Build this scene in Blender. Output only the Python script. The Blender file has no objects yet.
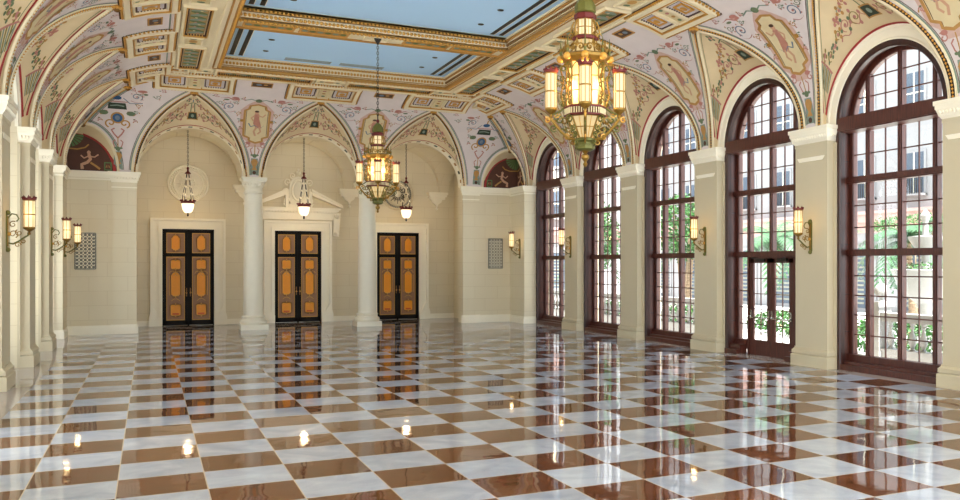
import bpy, math, random
from mathutils import Vector as V, Matrix
from math import sin, cos, pi, sqrt, radians, floor, atan2
random.seed(4)
S = bpy.context.scene
COL = S.collection

# ------------------------------------------------------------------ camera
EYE = 2.518
YAW = radians(27.157)
cam = bpy.data.cameras.new('camera'); cam.sensor_width = 36; cam.lens = 879.86/960*36
cam.shift_x = (480-600.48)/960; cam.shift_y = (264.5-250)/960
cam.clip_end = 300
co = bpy.data.objects.new('camera', cam); COL.objects.link(co)
co.location = (0, 0, EYE); co.rotation_euler = (pi/2, 0, -YAW); S.camera = co

# ------------------------------------------------------------------ world, lights, exposure
W = bpy.data.worlds.new('sky'); S.world = W; W.use_nodes = True
wn = W.node_tree.nodes; bg = wn['Background']
bg.inputs[0].default_value = (0.84, 0.93, 1.0, 1); bg.inputs[1].default_value = 3.1
S.view_settings.view_transform = 'Standard'; S.view_settings.look = 'None'
S.view_settings.exposure = 0.68; S.view_settings.gamma = 1; S.view_settings.use_curve_mapping = False
S.cycles.max_bounces = 8; S.cycles.diffuse_bounces = 5; S.cycles.glossy_bounces = 4
S.cycles.transparent_max_bounces = 16; S.cycles.sample_clamp_indirect = 6
S.cycles.caustics_reflective = False; S.cycles.caustics_refractive = False

def lamp(name, kind, loc, power, color=(1, 1, 1), **k):
    l = bpy.data.lights.new(name, kind); l.energy = power; l.color = color
    for a, b in k.items():
        if a != 'rot': setattr(l, a, b)
    o = bpy.data.objects.new(name, l); COL.objects.link(o); o.location = loc
    if 'rot' in k: o.rotation_euler = k['rot']
    return o

sun = lamp('sun', 'SUN', (0, -20, 30), 17, (1, .97, .92), angle=radians(1), rot=(radians(28), 0, 0))

# ------------------------------------------------------------------ room figures (metres)
XL, XR = -2.6, 14.5            # pilaster faces
WXL, WXR = -2.85, 14.75        # wall faces
YB = 36.4                      # arcade plane
YR = 40.3                      # rear wall of the vestibule
Y0 = 3.5                       # where the built walls begin
ZS = 5.87                      # springing
A, H = 3.8, 3.23               # cove
ZC = ZS+H                      # flat ceiling 9.1
ZP = 9.46                      # blue panel
PITCH = 4.62; BAYS = [14.6+PITCH*i for i in range(5)]
AP = 4.37; ARC = [1.43, 5.79, 10.16]
DA = 1.9

# ------------------------------------------------------------------ materials
MATS = {}
def srgb(r, g, b):
    f = lambda c: (c/255/12.92 if c/255 <= .04045 else ((c/255+.055)/1.055)**2.4)
    return (f(r), f(g), f(b), 1)
def mat(name, col, rough=.6, metal=0, noise=.08, nscale=6, bump=0, emis=None, estr=0, spec=.4, coat=0):
    if name in MATS: return MATS[name]
    m = bpy.data.materials.new(name); m.use_nodes = True
    nt = m.node_tree; b = nt.nodes['Principled BSDF']
    c = srgb(*col)
    b.inputs['Roughness'].default_value = rough; b.inputs['Metallic'].default_value = metal
    b.inputs['Specular IOR Level'].default_value = spec
    b.inputs['Coat Weight'].default_value = coat
    if noise:
        tc = nt.nodes.new('ShaderNodeTexCoord'); nz = nt.nodes.new('ShaderNodeTexNoise')
        nz.inputs['Scale'].default_value = nscale; nz.inputs['Detail'].default_value = 4
        nt.links.new(tc.outputs['Object'], nz.inputs['Vector'])
        mr = nt.nodes.new('ShaderNodeMapRange'); mr.inputs[3].default_value = 1-noise; mr.inputs[4].default_value = 1+noise
        nt.links.new(nz.outputs[0], mr.inputs[0])
        mx = nt.nodes.new('ShaderNodeVectorMath'); mx.operation = 'SCALE'; mx.inputs[0].default_value = c[:3]
        nt.links.new(mr.outputs[0], mx.inputs['Scale']); nt.links.new(mx.outputs[0], b.inputs['Base Color'])
        if bump:
            bp = nt.nodes.new('ShaderNodeBump'); bp.inputs['Strength'].default_value = bump; bp.inputs['Distance'].default_value = .01
            nt.links.new(nz.outputs[0], bp.inputs['Height']); nt.links.new(bp.outputs[0], b.inputs['Normal'])
    else:
        b.inputs['Base Color'].default_value = c
    if emis:
        b.inputs['Emission Color'].default_value = srgb(*emis); b.inputs['Emission Strength'].default_value = estr
    MATS[name] = m; return m

def wall_material():
    m = bpy.data.materials.new('ashlar_plaster'); m.use_nodes = True; nt = m.node_tree; N = nt.nodes; b = N['Principled BSDF']
    g = N.new('ShaderNodeNewGeometry'); sx = N.new('ShaderNodeSeparateXYZ'); nt.links.new(g.outputs['Position'], sx.inputs[0])
    ad = N.new('ShaderNodeMath'); ad.operation = 'ADD'; nt.links.new(sx.outputs[0], ad.inputs[0]); nt.links.new(sx.outputs[1], ad.inputs[1])
    cb = N.new('ShaderNodeCombineXYZ'); nt.links.new(ad.outputs[0], cb.inputs[0]); nt.links.new(sx.outputs[2], cb.inputs[1])
    br = N.new('ShaderNodeTexBrick'); br.inputs['Scale'].default_value = 1
    br.inputs['Brick Width'].default_value = 1.15; br.inputs['Row Height'].default_value = .52
    br.inputs['Mortar Size'].default_value = .009; br.inputs['Mortar Smooth'].default_value = .4
    br.inputs['Color1'].default_value = srgb(228, 216, 186); br.inputs['Color2'].default_value = srgb(226, 213, 182)
    br.inputs['Mortar'].default_value = srgb(214, 199, 166)
    nt.links.new(cb.outputs[0], br.inputs['Vector']); nt.links.new(br.outputs['Color'], b.inputs['Base Color'])
    b.inputs['Roughness'].default_value = .55
    MATS['wall'] = m; return m

def floor_material():
    T = .91436; X0, Y0f = -1.2375, 12.6155
    m = bpy.data.materials.new('checkered_marble'); m.use_nodes = True; nt = m.node_tree; N = nt.nodes; L = nt.links; b = N['Principled BSDF']
    g = N.new('ShaderNodeNewGeometry'); sx = N.new('ShaderNodeSeparateXYZ'); L.new(g.outputs['Position'], sx.inputs[0])
    def M(op, a, c=None, d=None):
        n = N.new('ShaderNodeMath'); n.operation = op
        for i, q in enumerate((a, c, d)):
            if q is None: continue
            if isinstance(q, (int, float)): n.inputs[i].default_value = q
            else: L.new(q, n.inputs[i])
        return n.outputs[0]
    u = M('DIVIDE', M('SUBTRACT', sx.outputs[0], X0), T); v = M('DIVIDE', M('SUBTRACT', sx.outputs[1], Y0f), T)
    fu, fv = M('FLOOR', u), M('FLOOR', v)
    par = M('MODULO', M('ADD', M('ADD', fu, fv), 200), 2)
    pu, pv = M('SUBTRACT', u, fu), M('SUBTRACT', v, fv)
    ed = M('MINIMUM', M('MINIMUM', pu, M('SUBTRACT', 1, pu)), M('MINIMUM', pv, M('SUBTRACT', 1, pv)))
    gr = M('LESS_THAN', ed, .007)
    # per tile variation
    cb = N.new('ShaderNodeCombineXYZ'); L.new(fu, cb.inputs[0]); L.new(fv, cb.inputs[1])
    wn_ = N.new('ShaderNodeTexWhiteNoise'); L.new(cb.outputs[0], wn_.inputs['Vector'])
    nz = N.new('ShaderNodeTexNoise'); nz.inputs['Scale'].default_value = 1.7; nz.inputs['Detail'].default_value = 8; nz.inputs['Distortion'].default_value = 1.2
    off = N.new('ShaderNodeVectorMath'); off.operation = 'MULTIPLY_ADD'; L.new(wn_.outputs['Color'], off.inputs[0]); off.inputs[1].default_value = (9, 9, 9); L.new(g.outputs['Position'], off.inputs[2])
    L.new(off.outputs[0], nz.inputs['Vector'])
    fine = N.new('ShaderNodeTexNoise'); fine.inputs['Scale'].default_value = 60; fine.inputs['Detail'].default_value = 3; L.new(g.outputs['Position'], fine.inputs['Vector'])
    def ramp(c0, c1, fac):
        r = N.new('ShaderNodeValToRGB'); r.color_ramp.elements[0].position = .32; r.color_ramp.elements[1].position = .68
        r.color_ramp.elements[0].color = srgb(*c0); r.color_ramp.elements[1].color = srgb(*c1); L.new(fac, r.inputs[0]); return r.outputs[0]
    fac = M('ADD', M('MULTIPLY', nz.outputs[0], .6), M('ADD', M('MULTIPLY', fine.outputs[0], .22), M('MULTIPLY', wn_.outputs['Value'], .18)))
    brown = ramp(BR0, BR1, fac); white = ramp(WH0, WH1, fac)
    def mix(f, a, c):
        n = N.new('ShaderNodeMix'); n.data_type = 'RGBA'; L.new(f, n.inputs[0])
        for i, q in ((6, a), (7, c)):
            if isinstance(q, tuple): n.inputs[i].default_value = q
            else: L.new(q, n.inputs[i])
        return n.outputs[2]
    c = mix(par, white, brown)
    c = mix(gr, c, srgb(190, 176, 158))
    bord = M('GREATER_THAN', M('ABSOLUTE', M('SUBTRACT', sx.outputs[0], 6.08)), 8.22)
    c = mix(bord, c, srgb(168, 156, 150))
    L.new(c, b.inputs['Base Color'])
    b.inputs['Roughness'].default_value = .035; b.inputs['IOR'].default_value = 1.36
    b.inputs['Specular IOR Level'].default_value = .5
    wv = N.new('ShaderNodeTexNoise'); wv.inputs['Scale'].default_value = 1.6; wv.inputs['Detail'].default_value = 2; L.new(g.outputs['Position'], wv.inputs['Vector'])
    bp = N.new('ShaderNodeBump'); bp.inputs['Strength'].default_value = .25; bp.inputs['Distance'].default_value = .012
    til = N.new('ShaderNodeSeparateXYZ'); L.new(wn_.outputs['Color'], til.inputs[0])
    tilt = M('ADD', M('MULTIPLY', M('SUBTRACT', til.outputs[0], .5), pu), M('MULTIPLY', M('SUBTRACT', til.outputs[1], .5), pv))
    hgt = M('ADD', wv.outputs[0], M('MULTIPLY', tilt, .22))
    L.new(hgt, bp.inputs['Height']); L.new(bp.outputs[0], b.inputs['Normal'])
    MATS['floor'] = m
BR0, BR1 = (82, 49, 31), (116, 74, 51)
WH0, WH1 = (150, 158, 174), (186, 194, 210)

def glass_material():
    m = bpy.data.materials.new('window_glass'); m.use_nodes = True; nt = m.node_tree; N = nt.nodes
    N.remove(N['Principled BSDF']); out = N['Material Output']
    t = N.new('ShaderNodeBsdfTransparent'); gl = N.new('ShaderNodeBsdfGlossy'); gl.inputs['Roughness'].default_value = .02
    t.inputs[0].default_value = (.96, .98, .97, 1)
    mx = N.new('ShaderNodeMixShader'); mx.inputs[0].default_value = .05
    nt.links.new(t.outputs[0], mx.inputs[1]); nt.links.new(gl.outputs[0], mx.inputs[2]); nt.links.new(mx.outputs[0], out.inputs[0])
    MATS['glass'] = m

def wood_material(name, c0, c1, rough):
    m = bpy.data.materials.new(name); m.use_nodes = True; nt = m.node_tree; N = nt.nodes; b = N['Principled BSDF']
    tc = N.new('ShaderNodeTexCoord'); mp = N.new('ShaderNodeMapping'); mp.inputs['Scale'].default_value = (14, 14, 1.2)
    nz = N.new('ShaderNodeTexNoise'); nz.inputs['Scale'].default_value = 2; nz.inputs['Detail'].default_value = 6
    r = N.new('ShaderNodeValToRGB'); r.color_ramp.elements[0].color = srgb(*c0); r.color_ramp.elements[1].color = srgb(*c1)
    r.color_ramp.elements[0].position = .3; r.color_ramp.elements[1].position = .75
    nt.links.new(tc.outputs['Object'], mp.inputs[0]); nt.links.new(mp.outputs[0], nz.inputs['Vector']); nt.links.new(nz.outputs[0], r.inputs[0])
    nt.links.new(r.outputs[0], b.inputs['Base Color']); b.inputs['Roughness'].default_value = rough
    MATS[name] = m

wall_material(); floor_material(); glass_material()
wood_material('wood', (62, 28, 20), (98, 48, 34), .42)
wood_material('wood_dark', (44, 22, 18), (70, 36, 28), .35)
mat('trim', (250, 242, 220), .5, noise=.03)
mat('pier', (206, 193, 162), .5, noise=.025, nscale=2)
mat('column', (238, 231, 210), .4, noise=.03)
mat('cream', (234, 219, 184), .55, noise=.05)
mat('blue', (184, 222, 255), .8, noise=.02, nscale=1)
mat('black', (14, 14, 16), .5, noise=0)
mat('gold', (206, 152, 66), .42, metal=.2, noise=.18, nscale=20)
mat('gold_dark', (130, 90, 42), .5, metal=.2, noise=.2, nscale=25)
mat('pink', (226, 214, 210), .7, noise=.07, nscale=3)
mat('lilac', (212, 204, 208), .7, noise=.06, nscale=4)
mat('tan', (226, 204, 162), .7, noise=.07, nscale=3)
mat('rose', (188, 128, 116), .7, noise=.2, nscale=9)
mat('red', (168, 54, 50), .6, noise=.12, nscale=9)
mat('green', (108, 124, 92), .7, noise=.2, nscale=9)
mat('sage', (134, 150, 134), .7, noise=.1, nscale=9)
mat('slate', (112, 130, 146), .7, noise=.2, nscale=9)
mat('ochre', (186, 138, 76), .7, noise=.2, nscale=9)
mat('umber', (84, 58, 42), .7, noise=.2, nscale=9)
mat('groove', (46, 32, 24), .7, noise=.1)
mat('olive', (140, 124, 66), .7, noise=.25, nscale=9)
mat('skin', (206, 160, 128), .7, noise=.1, nscale=9)
mat('parch', (222, 204, 160), .7, noise=.08, nscale=5)
mat('dgreen', (52, 62, 48), .7, noise=.25, nscale=12)
mat('mural', (88, 52, 36), .65, noise=.35, nscale=2.5)
mat('brass', (142, 108, 44), .38, metal=.55, noise=.2, nscale=25)
mat('brass_green', (102, 100, 46), .5, metal=.3, noise=.2, nscale=20)
mat('maroon', (104, 36, 34), .45, metal=.2, noise=.15, nscale=20)
mat('iron', (48, 44, 40), .5, metal=.5, noise=.1)
def lamp_glass(name, col, estr, clear):
    m = mat(name, (110, 96, 70), .4, noise=0, emis=col, estr=estr); nt = m.node_tree; N = nt.nodes
    t = N.new('ShaderNodeBsdfTransparent'); t.inputs[0].default_value = srgb(*col); mx = N.new('ShaderNodeMixShader'); mx.inputs[0].default_value = clear
    nt.links.new(N['Principled BSDF'].outputs[0], mx.inputs[1]); nt.links.new(t.outputs[0], mx.inputs[2]); nt.links.new(mx.outputs[0], N['Material Output'].inputs[0])
lamp_glass('lampglass', (255, 230, 184), .8, .2)
lamp_glass('lampglass_soft', (244, 216, 156), .55, .16)
lamp_glass('pendantglass', (255, 234, 200), 1.2, .3)
mat('door_black', (24, 20, 17), .6, noise=.1, spec=.15)
mat('door_stone', (150, 110, 76), .5, noise=.15, nscale=20)
mat('amber', (240, 154, 16), .45, noise=.08, nscale=12)
mat('amber_red', (206, 92, 30), .45, noise=.1, nscale=12)
mat('stone_gray', (150, 150, 140), .7, noise=.1)
mat('shell_green', (90, 118, 66), .6, noise=.1)
mat('grille_gray', (122, 122, 112), .5, metal=.3, noise=.05)
mat('stucco', (140, 138, 140), .85, noise=.05, nscale=2)
mat('stucco_pink', (176, 146, 140), .85, noise=.05)
mat('shutter', (66, 76, 90), .6, noise=.1)
mat('baluster', (138, 137, 136), .7, noise=.08, nscale=8)
mat('leaf', (46, 88, 36), .5, noise=.35, nscale=5)
mat('palm', (52, 86, 54), .45, noise=.3, nscale=5)
mat('trunk', (132, 112, 92), .9, noise=.3, nscale=12, bump=.4)
mat('paving', (214, 212, 208), .8, noise=.1)
mat('chrome', (180, 176, 168), .25, metal=.9, noise=0)

# ------------------------------------------------------------------ mesh helper
class MB:
    def __init__(s): s.v = []; s.f = []; s.m = []; s.names = []
    def mi(s, n):
        if n not in s.names: s.names.append(n)
        return s.names.index(n)
    def face(s, idx, m): s.f.append(tuple(idx)); s.m.append(s.mi(m))
    def poly(s, pts, m):
        k = len(s.v); s.v += [tuple(p) for p in pts]; s.face(range(k, k+len(pts)), m)
    def box(s, x0, x1, y0, y1, z0, z1, m):
        k = len(s.v)
        s.v += [(x, y, z) for z in (z0, z1) for y in (y0, y1) for x in (x0, x1)]
        for q in ((0, 2, 3, 1), (4, 5, 7, 6), (0, 1, 5, 4), (2, 6, 7, 3), (0, 4, 6, 2), (1, 3, 7, 5)): s.face([k+i for i in q], m)
    def cbox(s, c, sx, sy, sz, m): s.box(c[0]-sx/2, c[0]+sx/2, c[1]-sy/2, c[1]+sy/2, c[2]-sz/2, c[2]+sz/2, m)
    def obox(s, o, ex, ey, ez, m):      # oriented: origin centre, half vectors
        k = len(s.v); o = V(o); ex = V(ex); ey = V(ey); ez = V(ez)
        s.v += [tuple(o+ex*i+ey*j+ez*l) for l in (-1, 1) for j in (-1, 1) for i in (-1, 1)]
        for q in ((0, 2, 3, 1), (4, 5, 7, 6), (0, 1, 5, 4), (2, 6, 7, 3), (0, 4, 6, 2), (1, 3, 7, 5)): s.face([k+i for i in q], m)
    def grid(s, fn, nu, nv, m, wrapu=False):
        k = len(s.v)
        for j in range(nv+1):
            for i in range(nu+1): s.v.append(tuple(fn(i/nu, j/nv)))
        for j in range(nv):
            for i in range(nu):
                a = k+j*(nu+1)+i; s.face((a, a+1, a+nu+2, a+nu+1), m)
    def lathe(s, prof, c, n, m, rot=0, sq=False, cap=True):
        k = len(s.v); cx, cy, cz = c
        for r, z in prof:
            for i in range(n):
                a = rot+2*pi*i/n; s.v.append((cx+r*cos(a), cy+r*sin(a), cz+z))
        for j in range(len(prof)-1):
            for i in range(n):
                i2 = (i+1) % n; s.face((k+j*n+i, k+j*n+i2, k+(j+1)*n+i2, k+(j+1)*n+i), m)
        if cap:
            if prof[0][0] > 1e-4: s.face([k+i for i in range(n)][::-1], m)
            if prof[-1][0] > 1e-4: s.face([k+(len(prof)-1)*n+i for i in range(n)], m)
    def tube(s, pts, r, n, m, closed=False, taper=None):
        pts = [V(p) for p in pts]; k = len(s.v); N = len(pts)
        up = None
        for i, p in enumerate(pts):
            t = (pts[(i+1) % N]-pts[i-1]) if closed else (pts[min(i+1, N-1)]-pts[max(i-1, 0)])
            if t.length < 1e-9: t = V((0, 0, 1))
            t.normalize()
            if up is None: up = t.orthogonal().normalized()
            a = up-t*up.dot(t)
            if a.length < 1e-6: a = t.orthogonal()
            a.normalize(); up = a; b = t.cross(a)
            rr = r*(taper(i/(N-1)) if taper else 1)
            for j in range(n):
                q = 2*pi*j/n; s.v.append(tuple(p+(a*cos(q)+b*sin(q))*rr))
        for i in range(N if closed else N-1):
            i2 = (i+1) % N
            for j in range(n):
                j2 = (j+1) % n; s.face((k+i*n+j, k+i*n+j2, k+i2*n+j2, k+i2*n+j), m)
        if not closed:
            s.face([k+j for j in range(n)][::-1], m); s.face([k+(N-1)*n+j for j in range(n)], m)
    def sweep(s, frames, prof, ms, closed=False):   # frames: (origin, ax, ay); prof pts (x,y); ms: one material or one per edge
        k = len(s.v); n = len(prof)
        for o, ax, ay in frames:
            for x, y in prof: s.v.append(tuple(V(o)+V(ax)*x+V(ay)*y))
        for i in range(len(frames)-1):
            for j in range(n if closed else n-1):
                j2 = (j+1) % n
                s.face((k+i*n+j, k+i*n+j2, k+(i+1)*n+j2, k+(i+1)*n+j), ms if isinstance(ms, str) else ms[j])
    def ball(s, c, r, m, n=8, h=5, sz=1):
        s.lathe([(max(r*sin(pi*j/h), 1e-5), -r*sz*cos(pi*j/h)) for j in range(h+1)], c, n, m, cap=False)
    def bead(s, c, ax, ay, az, m):
        k = len(s.v); c = V(c)
        s.v += [tuple(c+V(q)) for q in (ax, ay, -V(ax), -V(ay), az)]
        for i in range(4): s.face((k+i, k+(i+1) % 4, k+4), m)
    def prism(s, pts2, fn, d0, d1, m, side=None):     # polygon in plane coordinates, fn(x,y,d)->3D
        k = len(s.v); n = len(pts2)
        s.v += [tuple(fn(x, y, d0)) for x, y in pts2]+[tuple(fn(x, y, d1)) for x, y in pts2]
        s.face(list(range(k, k+n)), m); s.face(list(range(k+2*n-1, k+n-1, -1)), m)
        for i in range(n): s.face((k+i, k+(i+1) % n, k+n+(i+1) % n, k+n+i), side or m)
    def build(s, name, parent=None, loc=None, smooth=35, fix=True):
        me = bpy.data.meshes.new(name)
        me.from_pydata([tuple(p) for p in s.v], [], s.f)
        for n in s.names: me.materials.append(MATS[n])
        me.polygons.foreach_set('material_index', s.m)
        if smooth:
            me.polygons.foreach_set('use_smooth', [True]*len(s.f)); me.set_sharp_from_angle(angle=radians(smooth))
        me.update()
        o = bpy.data.objects.new(name, me); COL.objects.link(o)
        if loc: o.location = loc
        if parent: o.parent = parent
        return o

def tag(o, label=None, cat=None, group=None, kind=None):
    if label: o['label'] = label
    if cat: o['category'] = cat
    if group: o['group'] = group
    if kind: o['kind'] = kind
    return o
def empty(name, loc=(0, 0, 0), rz=0, **k):
    o = bpy.data.objects.new(name, None); COL.objects.link(o); o.location = loc; o.rotation_euler.z = rz
    o.empty_display_size = .2
    return tag(o, **k)
KIDS = {}
def kids(o): return [c for c in COL.objects if c.parent == o]
def copy_tree(o, parent=None):
    c = o.copy(); COL.objects.link(c)
    if parent: c.parent = parent
    for k in kids(o):
        copy_tree(k, c)
    return c
def place(proto, loc, rz, sx=1, **k):
    c = copy_tree(proto); c.location = loc; c.rotation_euler.z = rz
    if sx != 1: c.scale.x = sx
    return tag(c, **k)

# ------------------------------------------------------------------ floor
b = MB()
b.poly([(-3.6, -4, 0), (16, -4, 0), (16, YR+.6, 0), (-3.6, YR+.6, 0)], 'floor')
b.box(-3.6, 16, -4, YR+.6, -.3, -.01, 'stone_gray')
tag(b.build('floor', smooth=0), kind='structure', label='glossy checkered floor of brown and white marble tiles', cat='floor')

# ------------------------------------------------------------------ vault maths
def dz(z):
    q = min(max((z-ZS)/H, 0), 1); return A-A*sqrt(1-q*q)
def zd(d):
    if d >= A: return ZC
    q = (A-d)/A; return ZS+H*sqrt(max(0, 1-q*q))
NT = 400; WT = [0.0]
for i in range(1, NT+1):
    p0, p1 = pi/2*(i-1)/NT, pi/2*i/NT
    WT.append(WT[-1]+sqrt((A*(cos(p0)-cos(p1)))**2+(H*(sin(p1)-sin(p0)))**2))
def w2dz(w):
    if w >= WT[-1]: return A+(w-WT[-1]), ZC
    lo, hi = 0, NT
    while hi-lo > 1:
        m = (lo+hi)//2
        if WT[m] <= w: lo = m
        else: hi = m
    q = (lo+(w-WT[lo])/(WT[hi]-WT[lo]))/NT*pi/2
    return A*(1-cos(q)), ZS+H*sin(q)
def d2w(d):
    if d >= A: return WT[-1]+d-A
    q = math.acos(1-d/A)/(pi/2)*NT; i = int(q); return WT[i]+(WT[min(i+1, NT)]-WT[i])*(q-i)
def side_pt(side, a, d, z):
    if side == 'right': return V((XR-d, a, z))
    if side == 'left': return V((XL+d, a, z))
    return V((a, YB-d, z))
def cove(side):
    def f(a, w, off=0):
        d, z = w2dz(w)
        if d >= A: nd, nz = 0, -1
        else:
            tx, tz = H*(A-d)/A/H, 0
            # normal of ellipse pointing inside (towards centre d=A, z=ZS)
            nx = (A-d)/A**2; nzz = -(z-ZS)/H**2; l = sqrt(nx*nx+nzz*nzz); nd, nz = nx/l, nzz/l
        return side_pt(side, a, d+nd*off, z+nz*off)
    return f
def gr(g0, zt, z):       # half span of the pointed groin at height z
    h = zt-ZS; r = (g0*g0+h*h)/(2*g0); q = r*r-(z-ZS)**2
    return max(sqrt(max(q, 0))-(r-g0), 0)
ZA = zd(DA)

# ribbons painted / modelled on any mapped surface fn(u,v,off)
def ribbon(mb, fn, pts, w, m, off=.012, taper=False):
    q = [pts[0]]
    for p in pts[1:]:
        nn = int((fn(*p, 0)-fn(*q[-1], 0)).length/.12); o = q[-1]
        for c in range(1, nn+1): q.append((o[0]+(p[0]-o[0])*c/(nn+1), o[1]+(p[1]-o[1])*c/(nn+1)))
        q.append(p)
    pts = q
    P = [fn(u, v, off) for u, v in pts]; n = len(P)
    k = len(mb.v)
    for i, (u, v) in enumerate(pts):
        e = 1e-3
        nn = (fn(u+e, v, 0)-fn(u-e, v, 0)).cross(fn(u, v+e, 0)-fn(u, v-e, 0))
        t = P[min(i+1, n-1)]-P[max(i-1, 0)]
        s = t.cross(nn)
        s = s.normalized() if s.length > 1e-9 else V((0, 0, 1))
        ww = w/2
        if taper: ww *= max(.15, 1-i/(n-1))
        mb.v += [tuple(P[i]+s*ww), tuple(P[i]-s*ww)]
    for i in range(n-1): mb.face((k+2*i, k+2*i+1, k+2*i+3, k+2*i+2), m)
def fill(mb, fn, rows, m, off=.01, nu=4):      # rows: (v, u0, u1)
    if m not in ('x',):
        rr = [rows[0]]
        for r in rows[1:]:
            q = rr[-1]; p0 = fn((q[1]+q[2])/2, q[0], 0); p1 = fn((r[1]+r[2])/2, r[0], 0); nn = int((p1-p0).length/.12)
            for c in range(1, nn+1): rr.append(tuple(q[i]+(r[i]-q[i])*c/(nn+1) for i in range(3)))
            rr.append(r)
        rows = rr
    k = len(mb.v)
    for v, u0, u1 in rows:
        for i in range(nu+1): mb.v.append(tuple(fn(u0+(u1-u0)*i/nu, v, off)))
    for j in range(len(rows)-1):
        for i in range(nu):
            a = k+j*(nu+1)+i; mb.face((a, a+1, a+nu+2, a+nu+1), m)
def blob(mb, fn, cu, cv, ru, rv, m, off=.014, n=10, rot=0):
    k = len(mb.v); mb.v.append(tuple(fn(cu, cv, off)))
    for i in range(n):
        a = 2*pi*i/n; x, y = ru*cos(a), rv*sin(a)
        mb.v.append(tuple(fn(cu+x*cos(rot)-y*sin(rot), cv+x*sin(rot)+y*cos(rot), off)))
    for i in range(n): mb.face((k, k+1+i, k+1+(i+1) % n), m)
def spiral(cx, cy, r, turns, sgn, a0, n=22, sy=1):
    return [(cx+sgn*r*(1-.85*i/(n-1))*cos(a0+turns*2*pi*i/(n-1)), cy+sy*r*(1-.85*i/(n-1))*sin(a0+turns*2*pi*i/(n-1))) for i in range(n)]

def motif_scroll(mb, fn, cx, cy, r, sgn, c1, c2, sy=1):
    ribbon(mb, fn, spiral(cx, cy, r, 1.35, sgn, -.9, sy=sy), r*.16, c1)
    ribbon(mb, fn, [(cx+sgn*(-r*1.0+r*1.9*t), cy-sy*(r*1.1+.35*r*sin(t*pi))) for t in [i/8 for i in range(9)]], r*.13, c2, taper=True)
    for i in range(5):
        a = -.6+i*.75; blob(mb, fn, cx+sgn*r*1.12*cos(a), cy+sy*r*1.12*sin(a), r*.16, r*.10, c2, rot=a)
    blob(mb, fn, cx, cy, r*.17, r*.17*sy, 'rose')

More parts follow.
